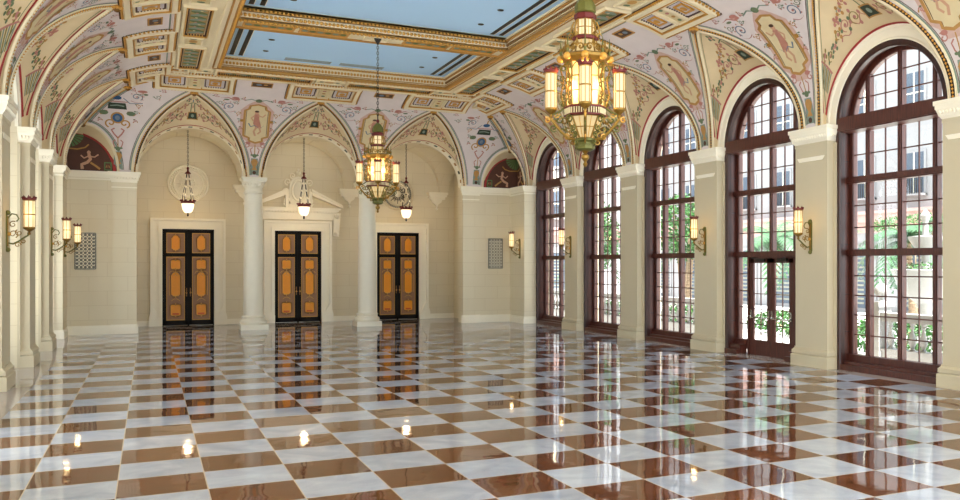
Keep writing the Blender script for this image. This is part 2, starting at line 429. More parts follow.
def vines(mb, f):
    for s in (-1, 1):
        for x, z, r, c in ((.68, 2.62, .09, 'ochre'), (1.28, 3.12, .11, 'green'), (1.45, 3.5, .09, 'rose'), (.75, 3.18, .08, 'sage'), (.52, 3.42, .07, 'rose'), (.55, 1.95, .06, 'rose'), (.6, 2.3, .07, 'sage')):
            ribbon(mb, f, spiral(s*x, z, r, 1.3, s, z*3), .022, c)
            for k in range(3): blob(mb, f, s*x+r*1.2*cos(k*2+z), z+r*1.2*sin(k*2+z), .035, .02, ('green', 'rose', 'ochre')[k], rot=k)
def pendentive_paint(mb, fn, a0, w1, kind):
    f = lambda u, v, off=0: fn(a0+u, v, off)
    # urn and stem at the foot
    fill(mb, f, [(.12, -.15, .15), (.75, -.12, .12)], 'sage', .006)
    fill(mb, f, [(.3, -.10, .10), (.42, -.04, .04), (.5, -.09, .09), (.62, -.13, .13), (.72, -.06, .06)], 'ochre', .012)
    blob(mb, f, 0, .2, .07, .07, 'umber'); blob(mb, f, 0, .85, .08, .08, 'green')
    for s in (-1, 1):
        ribbon(mb, f, [(s*.02, .8), (s*.12, .95), (s*.16, 1.1), (s*.08, 1.18)], .035, 'rose')
        blob(mb, f, s*.1, .88, .05, .035, 'green')
    ribbon(mb, f, [(0, .85), (0, 1.3)], .03, 'ochre')
    if kind == 'figure':
        c0, c1, hw = 1.45, 3.1, .44
        def outline(k):
            return [(-hw*.55*k, c0), (-hw*.55*k, c0+.12), (-hw*k, c0+.2), (-hw*k, c1-.3), (-hw*.7*k, c1-.22), (-hw*.62*k, c1-.05), (0, c1+.04),
                    (hw*.62*k, c1-.05), (hw*.7*k, c1-.22), (hw*k, c1-.3), (hw*k, c0+.2), (hw*.55*k, c0+.12), (hw*.55*k, c0), (0, c0-.08), (-hw*.55*k, c0)]
        rose = [(c0-.25, -.2, .2), (c0, -hw*.8, hw*.8), (c0+.15, -hw-.13, hw+.13), (c1-.3, -hw-.15, hw+.15), (c1+.0, -hw*.8, hw*.8), (c1+.2, -.15, .15)]
        mb_rose = [(v, u0, u1) for v, u0, u1 in rose]
        fill(mb, f, mb_rose, 'rose_light', .006, 4)
        fill(mb, f, [(c0-.05, -.1, .1), (c0+.02, -hw*.55, hw*.55), (c0+.12, -hw*.55, hw*.55), (c0+.2, -hw, hw), (c0+.6, -hw, hw), (c0+1, -hw, hw), (c1-.3, -hw, hw), (c1-.22, -hw*.7, hw*.7), (c1-.05, -hw*.62, hw*.62), (c1+.02, -.1, .1)], 'parch', .012, 6)
        o = outline(1.0)
        ribbon(mb, f, o, .075, 'ochre', .018)
        ribbon(mb, f, outline(.86), .02, 'umber', .016)
        # dancing figure in drapery
        blob(mb, f, -.02, 2.72, .075, .09, 'skin', .02); blob(mb, f, -.02, 2.78, .08, .05, 'umber', .021)
        fill(mb, f, [(2.0, -.02, .18), (2.2, -.12, .14), (2.42, -.1, .08), (2.62, -.1, .08), (2.66, -.05, .04)], 'drapery', .02)
        ribbon(mb, f, [(.04, 2.58), (.2, 2.52), (.3, 2.66)], .05, 'skin', .022); ribbon(mb, f, [(-.08, 2.58), (-.2, 2.45), (-.12, 2.32)], .05, 'skin', .022)
        ribbon(mb, f, [(.02, 2.05), (-.08, 1.85), (-.02, 1.66)], .07, 'skin', .022, taper=False); ribbon(mb, f, [(.1, 2.05), (.16, 1.86), (.06, 1.74)], .06, 'skin', .022)
        ribbon(mb, f, [(-.28, 2.2), (-.2, 2.05), (-.05, 2.12), (.12, 1.98), (.26, 2.12)], .05, 'slate', .021, taper=True)
        for s in (-1, 1):
            motif_scroll(mb, f, s*.98, 2.95, .2, s, 'slate', 'rose')
            ribbon(mb, f, [(s*.66, 3.35), (s*.85, 3.3), (s*1.05, 3.42), (s*1.3, 3.36)], .09, 'rose', taper=True)
            blob(mb, f, s*.8, 3.42, .13, .07, 'rose'); blob(mb, f, s*1.1, 3.3, .1, .04, 'green')
            blob(mb, f, s*(hw+.07), 2.3, .08, .06, 'gold_paint'); blob(mb, f, s*.25, 1.35, .09, .06, 'rose')
            ribbon(mb, f, spiral(s*.3, 1.25, .12, 1.1, s, 1), .03, 'rose')
        blob(mb, f, 0, c1+.25, .12, .1, 'green'); blob(mb, f, 0, c1+.3, .05, .06, 'slate')
        for s in (-1, 1): ribbon(mb, f, [(0, c1+.2), (s*.25, c1+.32), (s*.5, c1+.22)], .04, 'sage')
        vines(mb, f)
    else:
        vines(mb, f)
        for s in (-1, 1):
            ribbon(mb, f, [(0, 1.25), (s*.12, 1.4), (s*.2, 1.55), (s*.1, 1.62)], .05, 'rose')
            ribbon(mb, f, spiral(s*.22, 1.82, .18, 1.2, s, -1.2), .05, 'ochre')
            blob(mb, f, s*.42, 2.25, .14, .1, 'green'); blob(mb, f, s*.36, 2.3, .06, .05, 'rose'); blob(mb, f, s*.5, 2.2, .05, .05, 'ochre')
            motif_scroll(mb, f, s*.62, 3.05, .19, s, 'slate', 'rose')
            ribbon(mb, f, [(s*.2, 2.95), (s*.4, 2.7), (s*.8, 2.75)], .03, 'slate')
            blob(mb, f, s*.8, 3.35, .16, .07, 'rose'); blob(mb, f, s*.9, 3.2, .08, .05, 'green')
        blob(mb, f, 0, 2.05, .22, .24, 'ochre', .013, 14); blob(mb, f, 0, 2.05, .16, .18, 'slate_deep', .017, 14); blob(mb, f, 0, 2.05, .08, .1, 'slate', .02, 12)
        fill(mb, f, [(2.42, -.3, .3), (2.7, -.26, .26)], 'dgreen', .013); ribbon(mb, f, [(-.22, 2.56), (0, 2.6), (.22, 2.56)], .05, 'sage', .018)
        fill(mb, f, [(2.74, -.34, .34), (2.78, -.34, .34)], 'rose', .014)
        blob(mb, f, 0, 2.95, .15, .1, 'slate_deep'); ribbon(mb, f, [(0, 3.0), (0, 3.25)], .05, 'ochre')
mat('rose_light', (212, 178, 164), .7, noise=.15, nscale=9)
mat('drapery', (190, 132, 112), .7, noise=.2, nscale=9)
mat('slate_deep', (52, 92, 132), .6, noise=.2, nscale=9)
mat('gold_paint', (176, 128, 58), .6, noise=.2, nscale=9)

CEIL = empty('ceiling', (0, 0, 0), kind='structure', label='coved plaster ceiling painted with arabesques and framed with gilded coffers', cat='ceiling')

SIDES = {'right': (BAYS, PITCH, 2.0, 1.99, -.23), 'left': (BAYS, PITCH, 2.0, 1.99, -.23), 'back': (ARC, AP, 1.9, 1.84, -.02)}
def corner_lim(side, which, z):
    """limit of the cove surface along `a` next to a corner; which=+1 high end, -1 low end"""
    zt = 7.5; s = {'right': 1.0, 'left': 1.0, 'back': 1.6}[side]
    end = YB if side != 'back' else (XR if which > 0 else XL)
    dm = dz(z) if z >= zt else None
    if z >= zt: return end-which*dz(z)
    q = dz(zt); return end-which*(q+(s-q)*sqrt(max(0, 1-((z-ZS)/(zt-ZS))**2)))

def build_side(side):
    bays, pitch, g0, R, dw = SIDES[side]
    fn = cove(side)
    axes = [bays[0]-pitch/2+pitch*i for i in range(len(bays)+1)]
    wA = d2w(DA)
    # spandrels of the cove
    for i, ax in enumerate(axes):
        lo_b = bays[i-1] if i > 0 else None
        hi_b = bays[i] if i < len(bays) else None
        def lims(z):
            g = gr(g0, ZA, z)
            lo = lo_b+g if lo_b is not None else (ax-(pitch/2-g) if side != 'back' else corner_lim(side, -1, z))
            hi = hi_b-g if hi_b is not None else corner_lim(side, 1, z)
            return lo, max(hi, lo+.001)
        m = MB(); NZ = 26
        def sf(u, v):
            w = wA*v; d, z = w2dz(w); lo, hi = lims(z); return fn(lo+(hi-lo)*u, w)
        m.grid(sf, 10, NZ, 'pink')
        sp = m.build('vault_spandrel', CEIL)
        # painted ornament + border lines
        p = MB()
        corner = (side == 'back' and i in (0, len(axes)-1)) or (side != 'back' and i == len(axes)-1)
        if side == 'back' and i == 0: cax = -1.0
        elif side == 'back' and i == 3: cax = 12.6
        elif corner: cax = 35.5
        else: cax = ax
        pendentive_paint(p, fn, cax, wA, 'shield' if corner else 'figure')
        for s in (0, 1):
            pts = []
            for j in range(1, 40):
                w = wA*j/40; lo, hi = lims(w2dz(w)[1]); pts.append((lo if s == 0 else hi, w))
            # inward shift in the surface, by plane normal to the curve
            def shifted(dist):
                out = []
                for j in range(len(pts)):
                    a0_, w0 = pts[max(j-1, 0)]; a1_, w1_ = pts[min(j+1, len(pts)-1)]
                    ta, tw = a1_-a0_, w1_-w0; l = sqrt(ta*ta+tw*tw)
                    sg = 1 if s == 0 else -1
                    out.append((pts[j][0]+sg*tw/l*dist, pts[j][1]-sg*ta/l*dist))
                return out
            ribbon(p, fn, shifted(.13), .06, 'sage', .006)
            ribbon(p, fn, shifted(.18), .018, 'umber', .007)
        p.build('painted_ornament', sp, smooth=0)
    # webs over the arches, ribs along the groins
    for c in bays:
        def wallpt(t): return c-R*cos(t), dw, ZS+R*sin(t)
        def grpt(t):
            z = ZS+(ZA-ZS)*sin(abs(t)) if False else ZS+(ZA-ZS)*sin(t)
            g = gr(g0, ZA, z); return c-(g if t < pi/2 else -g), dz(z), z
        def web(t, s, off=0):
            p = V(wallpt(t)); q = V(grpt(t)); r = p+(q-p)*s
            # bow the web slightly upwards
            r.z += .12*sin(pi*s)*sin(t)
            n = V((cos(t), .25, -sin(t))); n.normalize()
            r += n*off
            return side_pt(side, r.x, r.y, r.z)
        m = MB()
        m.grid(lambda u, v: web(pi*u, v), 40, 6, 'tan')
        wo = m.build('vault_web', CEIL)
        p = MB(); e = .02
        ts = [pi*(.0+i/48) for i in range(49)]
        red = lambda s0, s1, mt, off: fill(p, lambda u, v, o=0: web(v, u, o), [(t, min(.9, s0/max(.1, (V(grpt(t))-V(wallpt(t))).length)), min(.95, s1/max(.1, (V(grpt(t))-V(wallpt(t))).length))) for t in ts[2:-2]], mt, off, 1)
        red(.02, .085, 'red', .012)
        # red line beside the groin
        def gl(d0, d1, mt, off=.012):
            rows = []
            for t in ts[2:-2]:
                L = max(.1, (V(grpt(t))-V(wallpt(t))).length); rows.append((t, max(.1, 1-d1/L), max(.12, 1-d0/L)))
            fill(p, lambda u, v, o=0: web(v, u, o), rows, mt, off, 1)
        gl(.10, .15, 'red'); gl(.22, .24, 'green')
        # central picture with stem and cross bar
        f2 = lambda u, v, o=0: web(pi/2+u, v, o)
        fill(p, f2, [(.17, -.12, .12), (.36, -.11, .11)], 'ochre', .014, 4)
        fill(p, f2, [(.19, -.10, .10), (.34, -.09, .09)], 'dgreen', .018, 4)
        blob(p, f2, 0, .265, .04, .04, 'sage', .022)
        ribbon(p, f2, [(-.055, .36), (-.055, .6)], .03, 'green', .014); ribbon(p, f2, [(.055, .36), (.055, .6)], .03, 'green', .014)
        ribbon(p, f2, [(-.16, .6), (-.02, .62), (.02, .62), (.16, .6)], .035, 'green', .014)
        blob(p, f2, 0, .68, .03, .05, 'slate'); blob(p, f2, 0, .5, .02, .05, 'rose'); blob(p, f2, 0, .78, .02, .04, 'rose')
        for s in (-1, 1):
            for (du, dv, r, c1, c2) in ((.26, .30, .09, 'olive', 'rose'), (.44, .34, .085, 'rose', 'green'), (.22, .56, .055, 'ochre', 'rose'), (.60, .38, .06, 'olive', 'ochre'), (.16, .74, .045, 'rose', 'green'), (.36, .52, .05, 'sage', 'ochre'), (.74, .36, .05, 'rose', 'green'), (.5, .5, .04, 'ochre', 'rose'), (.86, .42, .07, 'olive', 'green'), (.92, .62, .05, 'rose', 'olive')):
                # scrolls in web space; v radius scaled
                ribbon(p, f2, [(s*(x), y) for x, y in [(du+r*(1-.85*i/20)*cos(-1+8.2*i/20), dv+1.1*r*(1-.85*i/20)*sin(-1+8.2*i/20)) for i in range(21)]], .026, c1, .014)
                for k in range(4): blob(p, f2, s*(du+r*1.1*cos(k*1.5)), dv+r*1.2*sin(k*1.5), .022, .03, c2, .016)
                blob(p, f2, s*du, dv, .02, .025, 'rose', .017)
            ribbon(p, f2, [(s*(.12+.5*i/12), .24+.05*sin(i*1.3)) for i in range(13)], .03, 'rose', .013)
            # striped fan at the foot of the web
            for k in range(7):
                fill(p, f2, [(.24+.075*k, s*1.22, s*(1.0)), (.24+.075*k+.045, s*1.22, s*1.0)], 'olive' if k % 2 else 'sage', .012, 2)
            ribbon(p, f2, [(s*.99, .22), (s*.99, .78)], .04, 'rose', .016)
        p.build('painted_ornament', wo, smooth=0)
        # the groin rib
        for s in (0, 1):
            ts2 = [pi/2*(i/36) for i in range(37)]
            if s: ts2 = [pi-t for t in ts2]
            C = [V(side_pt(side, *grpt(t))) for t in ts2]
            ctr = side_pt(side, c, 2.2, ZS)
            m = MB(); frames = []
            for i, t in enumerate(ts2):
                T = (C[min(i+1, 36)]-C[max(i-1, 0)]).normalized()
                a_, d_, z_ = grpt(t)
                nx = (A-d_)/A**2; nz = -(z_-ZS)/H**2
                Np = side_pt(side, a_, d_+nx*10, z_+nz*10)-side_pt(side, a_, d_, z_); Np.normalize()
                wv = (V(side_pt(side, *wallpt(t)))-C[i]).normalized()
                n = (Np-wv*.3); n = n-T*n.dot(T); n.normalize()
                bb = T.cross(n)
                frames.append((C[i], bb, n))
            m.sweep(frames, [(-.115, -.02), (-.115, .03), (-.072, .035), (-.062, .002), (-.015, .002), (.015, .002), (.062, .002), (.072, .035), (.115, .03), (.115, -.02)],
                    ['cream', 'cream', 'cream', 'groove', 'groove', 'groove', 'cream', 'cream', 'cream'])
            tot = 0; nxt = .05
            for i in range(36):
                L = (C[i+1]-C[i]).length
                while nxt < tot+L:
                    q = (nxt-tot)/L; o = C[i].lerp(C[i+1], q); bb, n = frames[i][1], frames[i][2]; T = n.cross(bb)
                    m.bead(o+n*.012, T*.036, bb*.034, n*.044, 'gold'); nxt += .078
                tot += L
            m.build('vault_rib', CEIL)
        # boss where the ribs meet
        m = MB(); q = side_pt(side, *V((c, DA+.02, ZA-.05)))
        for k in range(8):
            a = k*pi/4; m.ball((q.x+.09*cos(a), q.y+.09*sin(a), q.z), .05, 'gold', 6, 4)
        m.ball((q.x, q.y, q.z-.03), .085, 'gold_dark', 8, 5)
        m.build('boss', CEIL)
    return axes

AXES = {s: build_side(s) for s in ('right', 'left', 'back')}

# corner squinches and diagonal ribs
def build_corner(side):      # side right / left
    which = 1 if side == 'right' else -1
    fb, fs = cove('back'), cove(side)
    zt = 7.5
    Xc = XR if which > 0 else XL
    for nm, f, s_, wl in (('back', fb, which, 1.45), (side, fs, 1, .88)):
        m = MB()
        def lim(z): return corner_lim(nm, s_, z)
        end = Xc if nm == 'back' else YB
        def wf(u, v):
            z = ZS+(zt-ZS)*v; g = side_pt(nm, lim(z), dz(z), z)
            zz = ZS+1.35*v; ww = wl*sqrt(max(0, 1-v*v)); p = side_pt(nm, end-s_*ww, -.0, zz)
            return p.lerp(g, u)
        m.grid(wf, 4, 20, 'tan')
        # red line and rib
        pts = [side_pt(nm, lim(ZS+(zt-ZS)*i/30), dz(ZS+(zt-ZS)*i/30), ZS+(zt-ZS)*i/30) for i in range(31)]
        m2 = MB(); m2.tube([p+V((0, 0, -.01)) for p in pts], .05, 6, 'cream')
        m2.build('vault_rib', CEIL)
        rr = [wf(.12, i/20) for i in range(20)]
        m.tube([p-V((0, 0, .015)) for p in rr], .035, 5, 'red')
        m.build('vault_web', CEIL)
    # diagonal rib along the mitre
    C = []
    for i in range(31):
        z = zt+(ZA+.02-zt)*sin(pi/2*i/30); d = dz(z)
        C.append(V((Xc-which*d, YB-d, z)))
    m = MB(); m.tube([p-V((0, 0, .02)) for p in C], .075, 6, 'cream')
    for i in range(30):
        for k in range(2):
            p = C[i].lerp(C[i+1], k/2); m.ball((p.x-which*.05, p.y-.05, p.z-.06), .028, 'gold', 5, 3)
    m.build('vault_rib', CEIL)
    m = MB(); p = C[-1]
    for k in range(8): m.ball((p.x+.09*cos(k*pi/4), p.y+.09*sin(k*pi/4), p.z-.07), .05, 'gold', 6, 4)
    m.ball((p.x, p.y, p.z-.1), .085, 'gold_dark', 8, 5)
    p = C[0]; m.ball((p.x, p.y, p.z-.05), .1, 'gold_dark', 8, 5)
    m.build('boss', CEIL)
for s in ('right', 'left'): build_corner(s)

# upper cove and flat border with coffers
DL = 4.72                       # lip of the skylight recess
YF = 10.6                       # ceiling is built from here back
b = MB()
ws = [d2w(DA)+(d2w(DL)-d2w(DA))*i/22 for i in range(23)]
for side in ('right', 'left', 'back'):
    f = cove(side)
    for j in range(22):
        w0, w1 = ws[j], ws[j+1]; d0, d1 = w2dz(w0)[0], w2dz(w1)[0]
        mt = 'pink' if (d0+d1)/2 < 3.28 else 'cream'
        for k in range(10):
            def a(d, q):
                lo, hi = (YF, YB-d) if side != 'back' else (XL+d, XR-d); return lo+(hi-lo)*q
            b.poly([f(a(d0, k/10), w0), f(a(d0, (k+1)/10), w0), f(a(d1, (k+1)/10), w1), f(a(d1, k/10), w1)], mt)
b.build('cove_surface', CEIL, smooth=60)

def fr(side):
    f = cove(side)
    return lambda a, d, off=0: f(a, d2w(d), off)
def strip(mb, fn, p0, p1, wid, hgt, m, n=None):
    (a0, d0), (a1, d1) = p0, p1; L = sqrt((a1-a0)**2+(d1-d0)**2); n = n or max(1, int(L/.4))
    ta, td = (a1-a0)/L, (d1-d0)/L; na, nd = -td, ta
    k = len(mb.v)
    for i in range(n+1):
        a, d = a0+(a1-a0)*i/n, d0+(d1-d0)*i/n
        for q, h in ((-.5, 0), (-.42, 1), (.42, 1), (.5, 0)): mb.v.append(tuple(fn(a+na*wid*q, d+nd*wid*q, h*hgt)))
    for i in range(n):
        for j in range(3): mb.face((k+i*4+j, k+i*4+j+1, k+i*4+j+5, k+i*4+j+4), m)
    mb.face((k, k+1, k+2, k+3), m); e = k+n*4; mb.face((e+3, e+2, e+1, e), m)
def frame(mb, fn, a0, a1, d0, d1, wid, hgt, m):
    h = wid/2
    strip(mb, fn, (a0, d0+h), (a1, d0+h), wid, hgt, m); strip(mb, fn, (a0, d1-h), (a1, d1-h), wid, hgt, m)
    strip(mb, fn, (a0+h, d0), (a0+h, d1), wid, hgt, m); strip(mb, fn, (a1-h, d0), (a1-h, d1), wid, hgt, m)
def rect(mb, fn, a0, a1, d0, d1, off, m, n=4):
    fill(mb, fn, [(d0+(d1-d0)*i/n, a0, a1) for i in range(n+1)], m, off, 4)
def dentils(mb, fn, a0, a1, d0, d1, sz, hgt, m):
    per = [((a0, d0), (a1, d0)), ((a1, d0), (a1, d1)), ((a1, d1), (a0, d1)), ((a0, d1), (a0, d0))]
    for (p, q) in per:
        L = sqrt((q[0]-p[0])**2+(q[1]-p[1])**2); n = max(1, int(L/(sz*2)))
        for i in range(n):
            t = (i+.5)/n; a = p[0]+(q[0]-p[0])*t; d = p[1]+(q[1]-p[1])*t
            k = len(mb.v); e = sz/2
            for x, y in ((-e, -e), (e, -e), (e, e), (-e, e)): mb.v.append(tuple(fn(a+x, d+y, hgt)))
            for x, y in ((-e, -e), (e, -e), (e, e), (-e, e)): mb.v.append(tuple(fn(a+x, d+y, .005)))
            mb.face((k, k+1, k+2, k+3), m)
            for j in range(4): mb.face((k+j, k+(j+1) % 4, k+4+(j+1) % 4, k+4+j), m)

def coffer_group(side, c, hw=1.25, d0=2.02, d1=3.24):
    fn = fr(side); m = MB()
    rect(m, fn, c-hw, c+hw, d0, d1, .012, 'cream')
    frame(m, fn, c-hw, c+hw, d0, d1, .15, .10, 'cream'); frame(m, fn, c-hw+.15, c+hw-.15, d0+.15, d1-.15, .03, .11, 'gold'); dentils(m, fn, c-hw-.03, c+hw+.03, d0-.03, d1+.03, .05, .06, 'gold'); dentils(m, fn, c-hw-.07, c+hw+.07, d0-.07, d1+.07, .03, .02, 'umber')
    for s in (-1, 1):
        a0, a1 = (c-hw+.2, c-.24) if s < 0 else (c+.24, c+hw-.2)
        rect(m, fn, a0, a1, d0+.2, d1-.2, .025, 'lilac')
        frame(m, fn, a0, a1, d0+.2, d1-.2, .05, .08, 'cream')
        dentils(m, fn, a0+.09, a1-.09, d0+.29, d1-.29, .035, .05, 'umber')
        ca, cd = (a0+a1)/2, (d0+d1)/2
        frame(m, fn, ca-.2, ca+.2, cd-.2, cd+.2, .05, .06, 'gold')
        rect(m, fn, ca-.15, ca+.15, cd-.15, cd+.15, .035, 'lilac')
        blob(m, fn, ca, cd, .1, .1, 'gold', .06)
    rect(m, fn, c-.18, c+.18, d0+.2, d1-.2, .03, 'parch'); frame(m, fn, c-.2, c+.2, d0+.18, d1-.18, .03, .07, 'cream')
    for k in range(4):
        blob(m, fn, c, d0+.32+.19*k, .07, .05, ('green', 'ochre', 'rose', 'green')[k], .04)
    m.build('coffer_group', CEIL)
def long_coffer(side, a0, a1, d0, d1):
    fn = fr(side); m = MB()
    frame(m, fn, a0, a1, d0, d1, .07, .07, 'cream'); frame(m, fn, a0+.07, a1-.07, d0+.07, d1-.07, .035, .08, 'gold')
    dentils(m, fn, a0+.13, a1-.13, d0+.13, d1-.13, .035, .05, 'umber')
    rect(m, fn, a0+.17, a1-.17, d0+.17, d1-.17, .012, 'coffer_field')
    if a1-a0 > d1-d0:
        n = int((a1-a0-.4)/.24); cd = (d0+d1)/2; da = (d1-d0)/2-.2
        for i in range(n):
            a = a0+.3+(a1-a0-.6)*(i+.5)/n
            blob(m, fn, a, cd, .12, da*1.25, 'leafpaint' if i % 2 else 'sage', .02, 8, rot=.5*(-1)**i)
            blob(m, fn, a+.05, cd+.05*(-1)**i, .05, .04, 'rose' if i % 3 else 'parch', .024, 6)
    m.build('long_coffer', CEIL)
mat('coffer_field', (176, 140, 84), .7, noise=.2, nscale=9)
mat('leafpaint', (96, 112, 62), .7, noise=.3, nscale=14)
for side in ('right', 'left', 'back'):
    bays = SIDES[side][0]; pitch = SIDES[side][1]
    for c in bays: coffer_group(side, c)
    axs = AXES[side]
    for i, ax in enumerate(axs):
        if side == 'back' and i in (0, 3): continue
        if side != 'back' and i == 5: continue
        long_coffer(side, ax-1.62, ax+1.62, 3.38, 4.16)
        fn = fr(side); m = MB()     # small dark picture at the head of the spandrel
        frame(m, fn, ax-.36, ax+.36, 2.56, 2.92, .04, .02, 'ochre'); rect(m, fn, ax-.32, ax+.32, 2.6, 2.88, .012, 'umber')
        blob(m, fn, ax-.1, 2.74, .1, .07, 'slate', .016); blob(m, fn, ax+.12, 2.76, .08, .06, 'ochre', .016)
        strip(m, fn, (ax-1.06, 3.28), (ax+1.06, 3.28), .1, .08, 'cream')
        strip(m, fn, (ax-1.06, 3.21), (ax+1.06, 3.21), .03, .07, 'gold')
        strip(m, fn, (ax-1.0, 2.05), (ax-1.0, 3.1), .035, .01, 'sage'); strip(m, fn, (ax+1.0, 2.05), (ax+1.0, 3.1), .035, .01, 'sage')
        strip(m, fn, (ax-1.0, 3.1), (ax+1.0, 3.1), .035, .01, 'sage')
        m.build('spandrel_picture', CEIL)
    for c in bays:
        m = MB(); fn = fr(side)
        frame(m, fn, c-.5, c+.5, 3.48, 4.02, .05, .06, 'cream'); rect(m, fn, c-.44, c+.44, 3.54, 3.96, .015, 'parch')
        blob(m, fn, c, 3.75, .16, .12, 'gold', .03); blob(m, fn, c-.28, 3.75, .07, .1, 'green', .03); blob(m, fn, c+.28, 3.75, .07, .1, 'green', .03)
        m.build('small_coffer', CEIL)
# corner coffers
for which in (1, -1):
    cx = (XR-2.85) if which > 0 else (XL+2.85)
    m = MB(); fn = fr('back')
    for (cc, dd) in ((2.55, 2.75), (3.45, 3.72)):
        a = (XR-cc) if which > 0 else (XL+cc)
        frame(m, fn, a-.36, a+.36, dd-.32, dd+.32, .07, .09, 'cream'); rect(m, fn, a-.29, a+.29, dd-.25, dd+.25, .02, 'lilac')
        frame(m, fn, a-.2, a+.2, dd-.17, dd+.17, .05, .06, 'gold'); blob(m, fn, a, dd, .1, .08, 'slate', .04)
    m.build('corner_coffer', CEIL)
# gilded frame bands running round the recess
SXL, SXR, SYF = XL+DL, XR-DL, YB-DL          # 2.12 .. 9.78, 31.68
m = MB()
def band(off, wid, z0, z1, mt):
    x0, x1, y1 = SXL-off, SXR+off, SYF+off
    m.box(x0-wid, x0, YF, y1+wid, z0, z1, mt); m.box(x1, x1+wid, YF, y1+wid, z0, z1, mt); m.box(x0, x1, y1, y1+wid, z0, z1, mt)
band(0, .12, ZC-.09, ZC+.02, 'gold_paint'); band(.12, .10, ZC-.05, ZC+.02, 'cream'); band(.22, .035, ZC-.07, ZC+.02, 'gold_paint'); band(.27, .12, ZC-.04, ZC+.02, 'cream')
# inner faces of the recess
def ring(x0, x1, y0, y1, i0, z0, z1, mt):
    m.box(x0-.06, x0+i0, y0-.0, y1, z0, z1, mt); m.box(x1-i0, x1+.06, y0, y1, z0, z1, mt)
    m.box(x0+i0, x1-i0, y1-i0, y1+.06, z0, z1, mt); m.box(x0+i0, x1-i0, y0-.06, y0+i0, z0, z1, mt)
BY0, BY1 = 25.35, 26.2
for (y0, y1) in ((BY1, SYF), (12.9, BY0)):
    ring(SXL, SXR, y0, y1, 0, ZC, ZP, 'cream'); ring(SXL, SXR, y0, y1, .025, ZC+.03, ZC+.05, 'gold_paint')
    ring(SXL, SXR, y0, y1, .05, ZC+.24, ZC+.29, 'gold_paint'); ring(SXL, SXR, y0, y1, .08, ZC+.30, ZC+.35, 'cream')
    for k in range(int((SXR-SXL)/.11)):       # egg moulding on the end faces
        x = SXL+.06+.11*k
        m.ball((x, y1-.01, ZC+.13), .05, 'gold', 5, 4); m.ball((x, y1-.06, ZC+.265), .04, 'gold', 5, 4)
    for k in range(int((y1-y0)/.11)):
        y = y0+.06+.11*k
        m.ball((SXR-.01, y, ZC+.13), .05, 'gold_dark', 5, 4)
for k in range(int((SXR-SXL)/.13)): m.ball((SXL+.06+.13*k, SYF+.06, ZC-.095), .035, 'gold', 5, 4)
for k in range(int((SYF-20)/.13)): m.ball((SXR+.06, 20+.13*k, ZC-.095), .035, 'gold', 5, 4); m.ball((SXL-.06, 20+.13*k, ZC-.095), .035, 'gold', 5, 4)
m.build('gilded_frame', CEIL)
# cross beams
for (y0, y1) in ((BY0, BY1), (11.2, 12.9)):
    m = MB(); m.box(SXL, SXR, y0, y1, ZC, ZP+.05, 'cream')
    m.box(SXL, SXR, y0-.03, y0+.05, ZC-.05, ZC, 'gold_paint'); m.box(SXL, SXR, y1-.05, y1+.03, ZC-.05, ZC, 'gold_paint')
    m.box(SXL, SXR, y0-.05, y0, ZC+.22, ZC+.30, 'gold_paint'); m.box(SXL, SXR, y0-.08, y0, ZC+.30, ZP, 'cream'); m.box(SXL, SXR, y0-.02, y0, ZC+.04, ZC+.20, 'cream')
    if y0 > 20:
        for k in range(int((SXR-SXL)/.11)):
            m.ball((SXL+.06+.11*k, y0-.03, ZC+.12), .052, 'gold', 5, 4); m.ball((SXL+.06+.11*k, y0-.03, ZC-.05), .045, 'gold', 5, 4)
            m.ball((SXL+.06+.11*k, y0-.055, ZC+.26), .045, 'gold', 5, 4)
    yc = (y0+y1)/2; fnb = lambda a, d, off=0: V((a, yc+d, ZC-.001-off))
    for k in range(5):
        xa = SXL+.15+k*(SXR-SXL-.3)/5; xb = xa+(SXR-SXL-.3)/5-.12
        cxm = (xa+xb)/2
        if k == 2:
            frame(m, fnb, cxm-.35, cxm+.35, -.26, .26, .05, .04, 'cream'); continue
        frame(m, fnb, xa, xb, -.25, .25, .05, .04, 'gold'); rect(m, fnb, xa+.06, xb-.06, -.19, .19, .01, 'gold_paint')
        for q in range(6): blob(m, fnb, xa+.15+(xb-xa-.3)*q/5, 0, .09, .1, 'leafpaint' if q % 2 else 'sage', .02, 8)
    m.build('ceiling_beam', CEIL)
# blue panels
for (y0, y1) in ((BY1, SYF), (12.9, BY0)):
    m = MB(); m.box(SXL-.05, SXR+.05, y0-.05, y1+.05, ZP, ZP+.1, 'blue')
    for sx in (SXL+.30, SXL+.58, SXR-.30, SXR-.58):
        m.box(sx-.07, sx+.07, y0+.2, y1-.25, ZP-.006, ZP+.02, 'black')
        m.box(sx+.06, sx+.075, y0+.35, y1-.25, ZP-.01, ZP+.02, 'trim')
    for vx in (SXL+2.7, SXL+4.5):
        if y0 > 20:
            for q in range(4): m.box(vx-.75, vx+.75, y1-.62+.1*q, y1-.59+.1*q, ZP-.012, ZP+.02, 'stone_gray')
    m.build('blue_ceiling_panel', CEIL)
m = MB(); m.box(-3.4, 15.3, -4, YR+.4, ZP+.3, ZP+.5, 'cream'); m.box(SXL-.2, SXR+.2, YF, 11.3, ZC, ZC+.1, 'cream'); m.build('ceiling_slab', CEIL, smooth=0)
def downlight(x, y):
    o = empty('recessed_downlight', (x, y, ZP), label='small dark recessed downlight in the blue ceiling panel', cat='downlight', group='downlights in the blue panels')
    m = MB(); m.lathe([(.0001, -.004), (.07, -.004), (.085, -.012), (.09, 0)], (0, 0, 0), 14, 'iron', cap=False); m.build('trim_ring', o)
    return o
dl = downlight(SXL+1.25, 27.2)
def dcopy(x, y): place(dl, (x, y, ZP), 0)
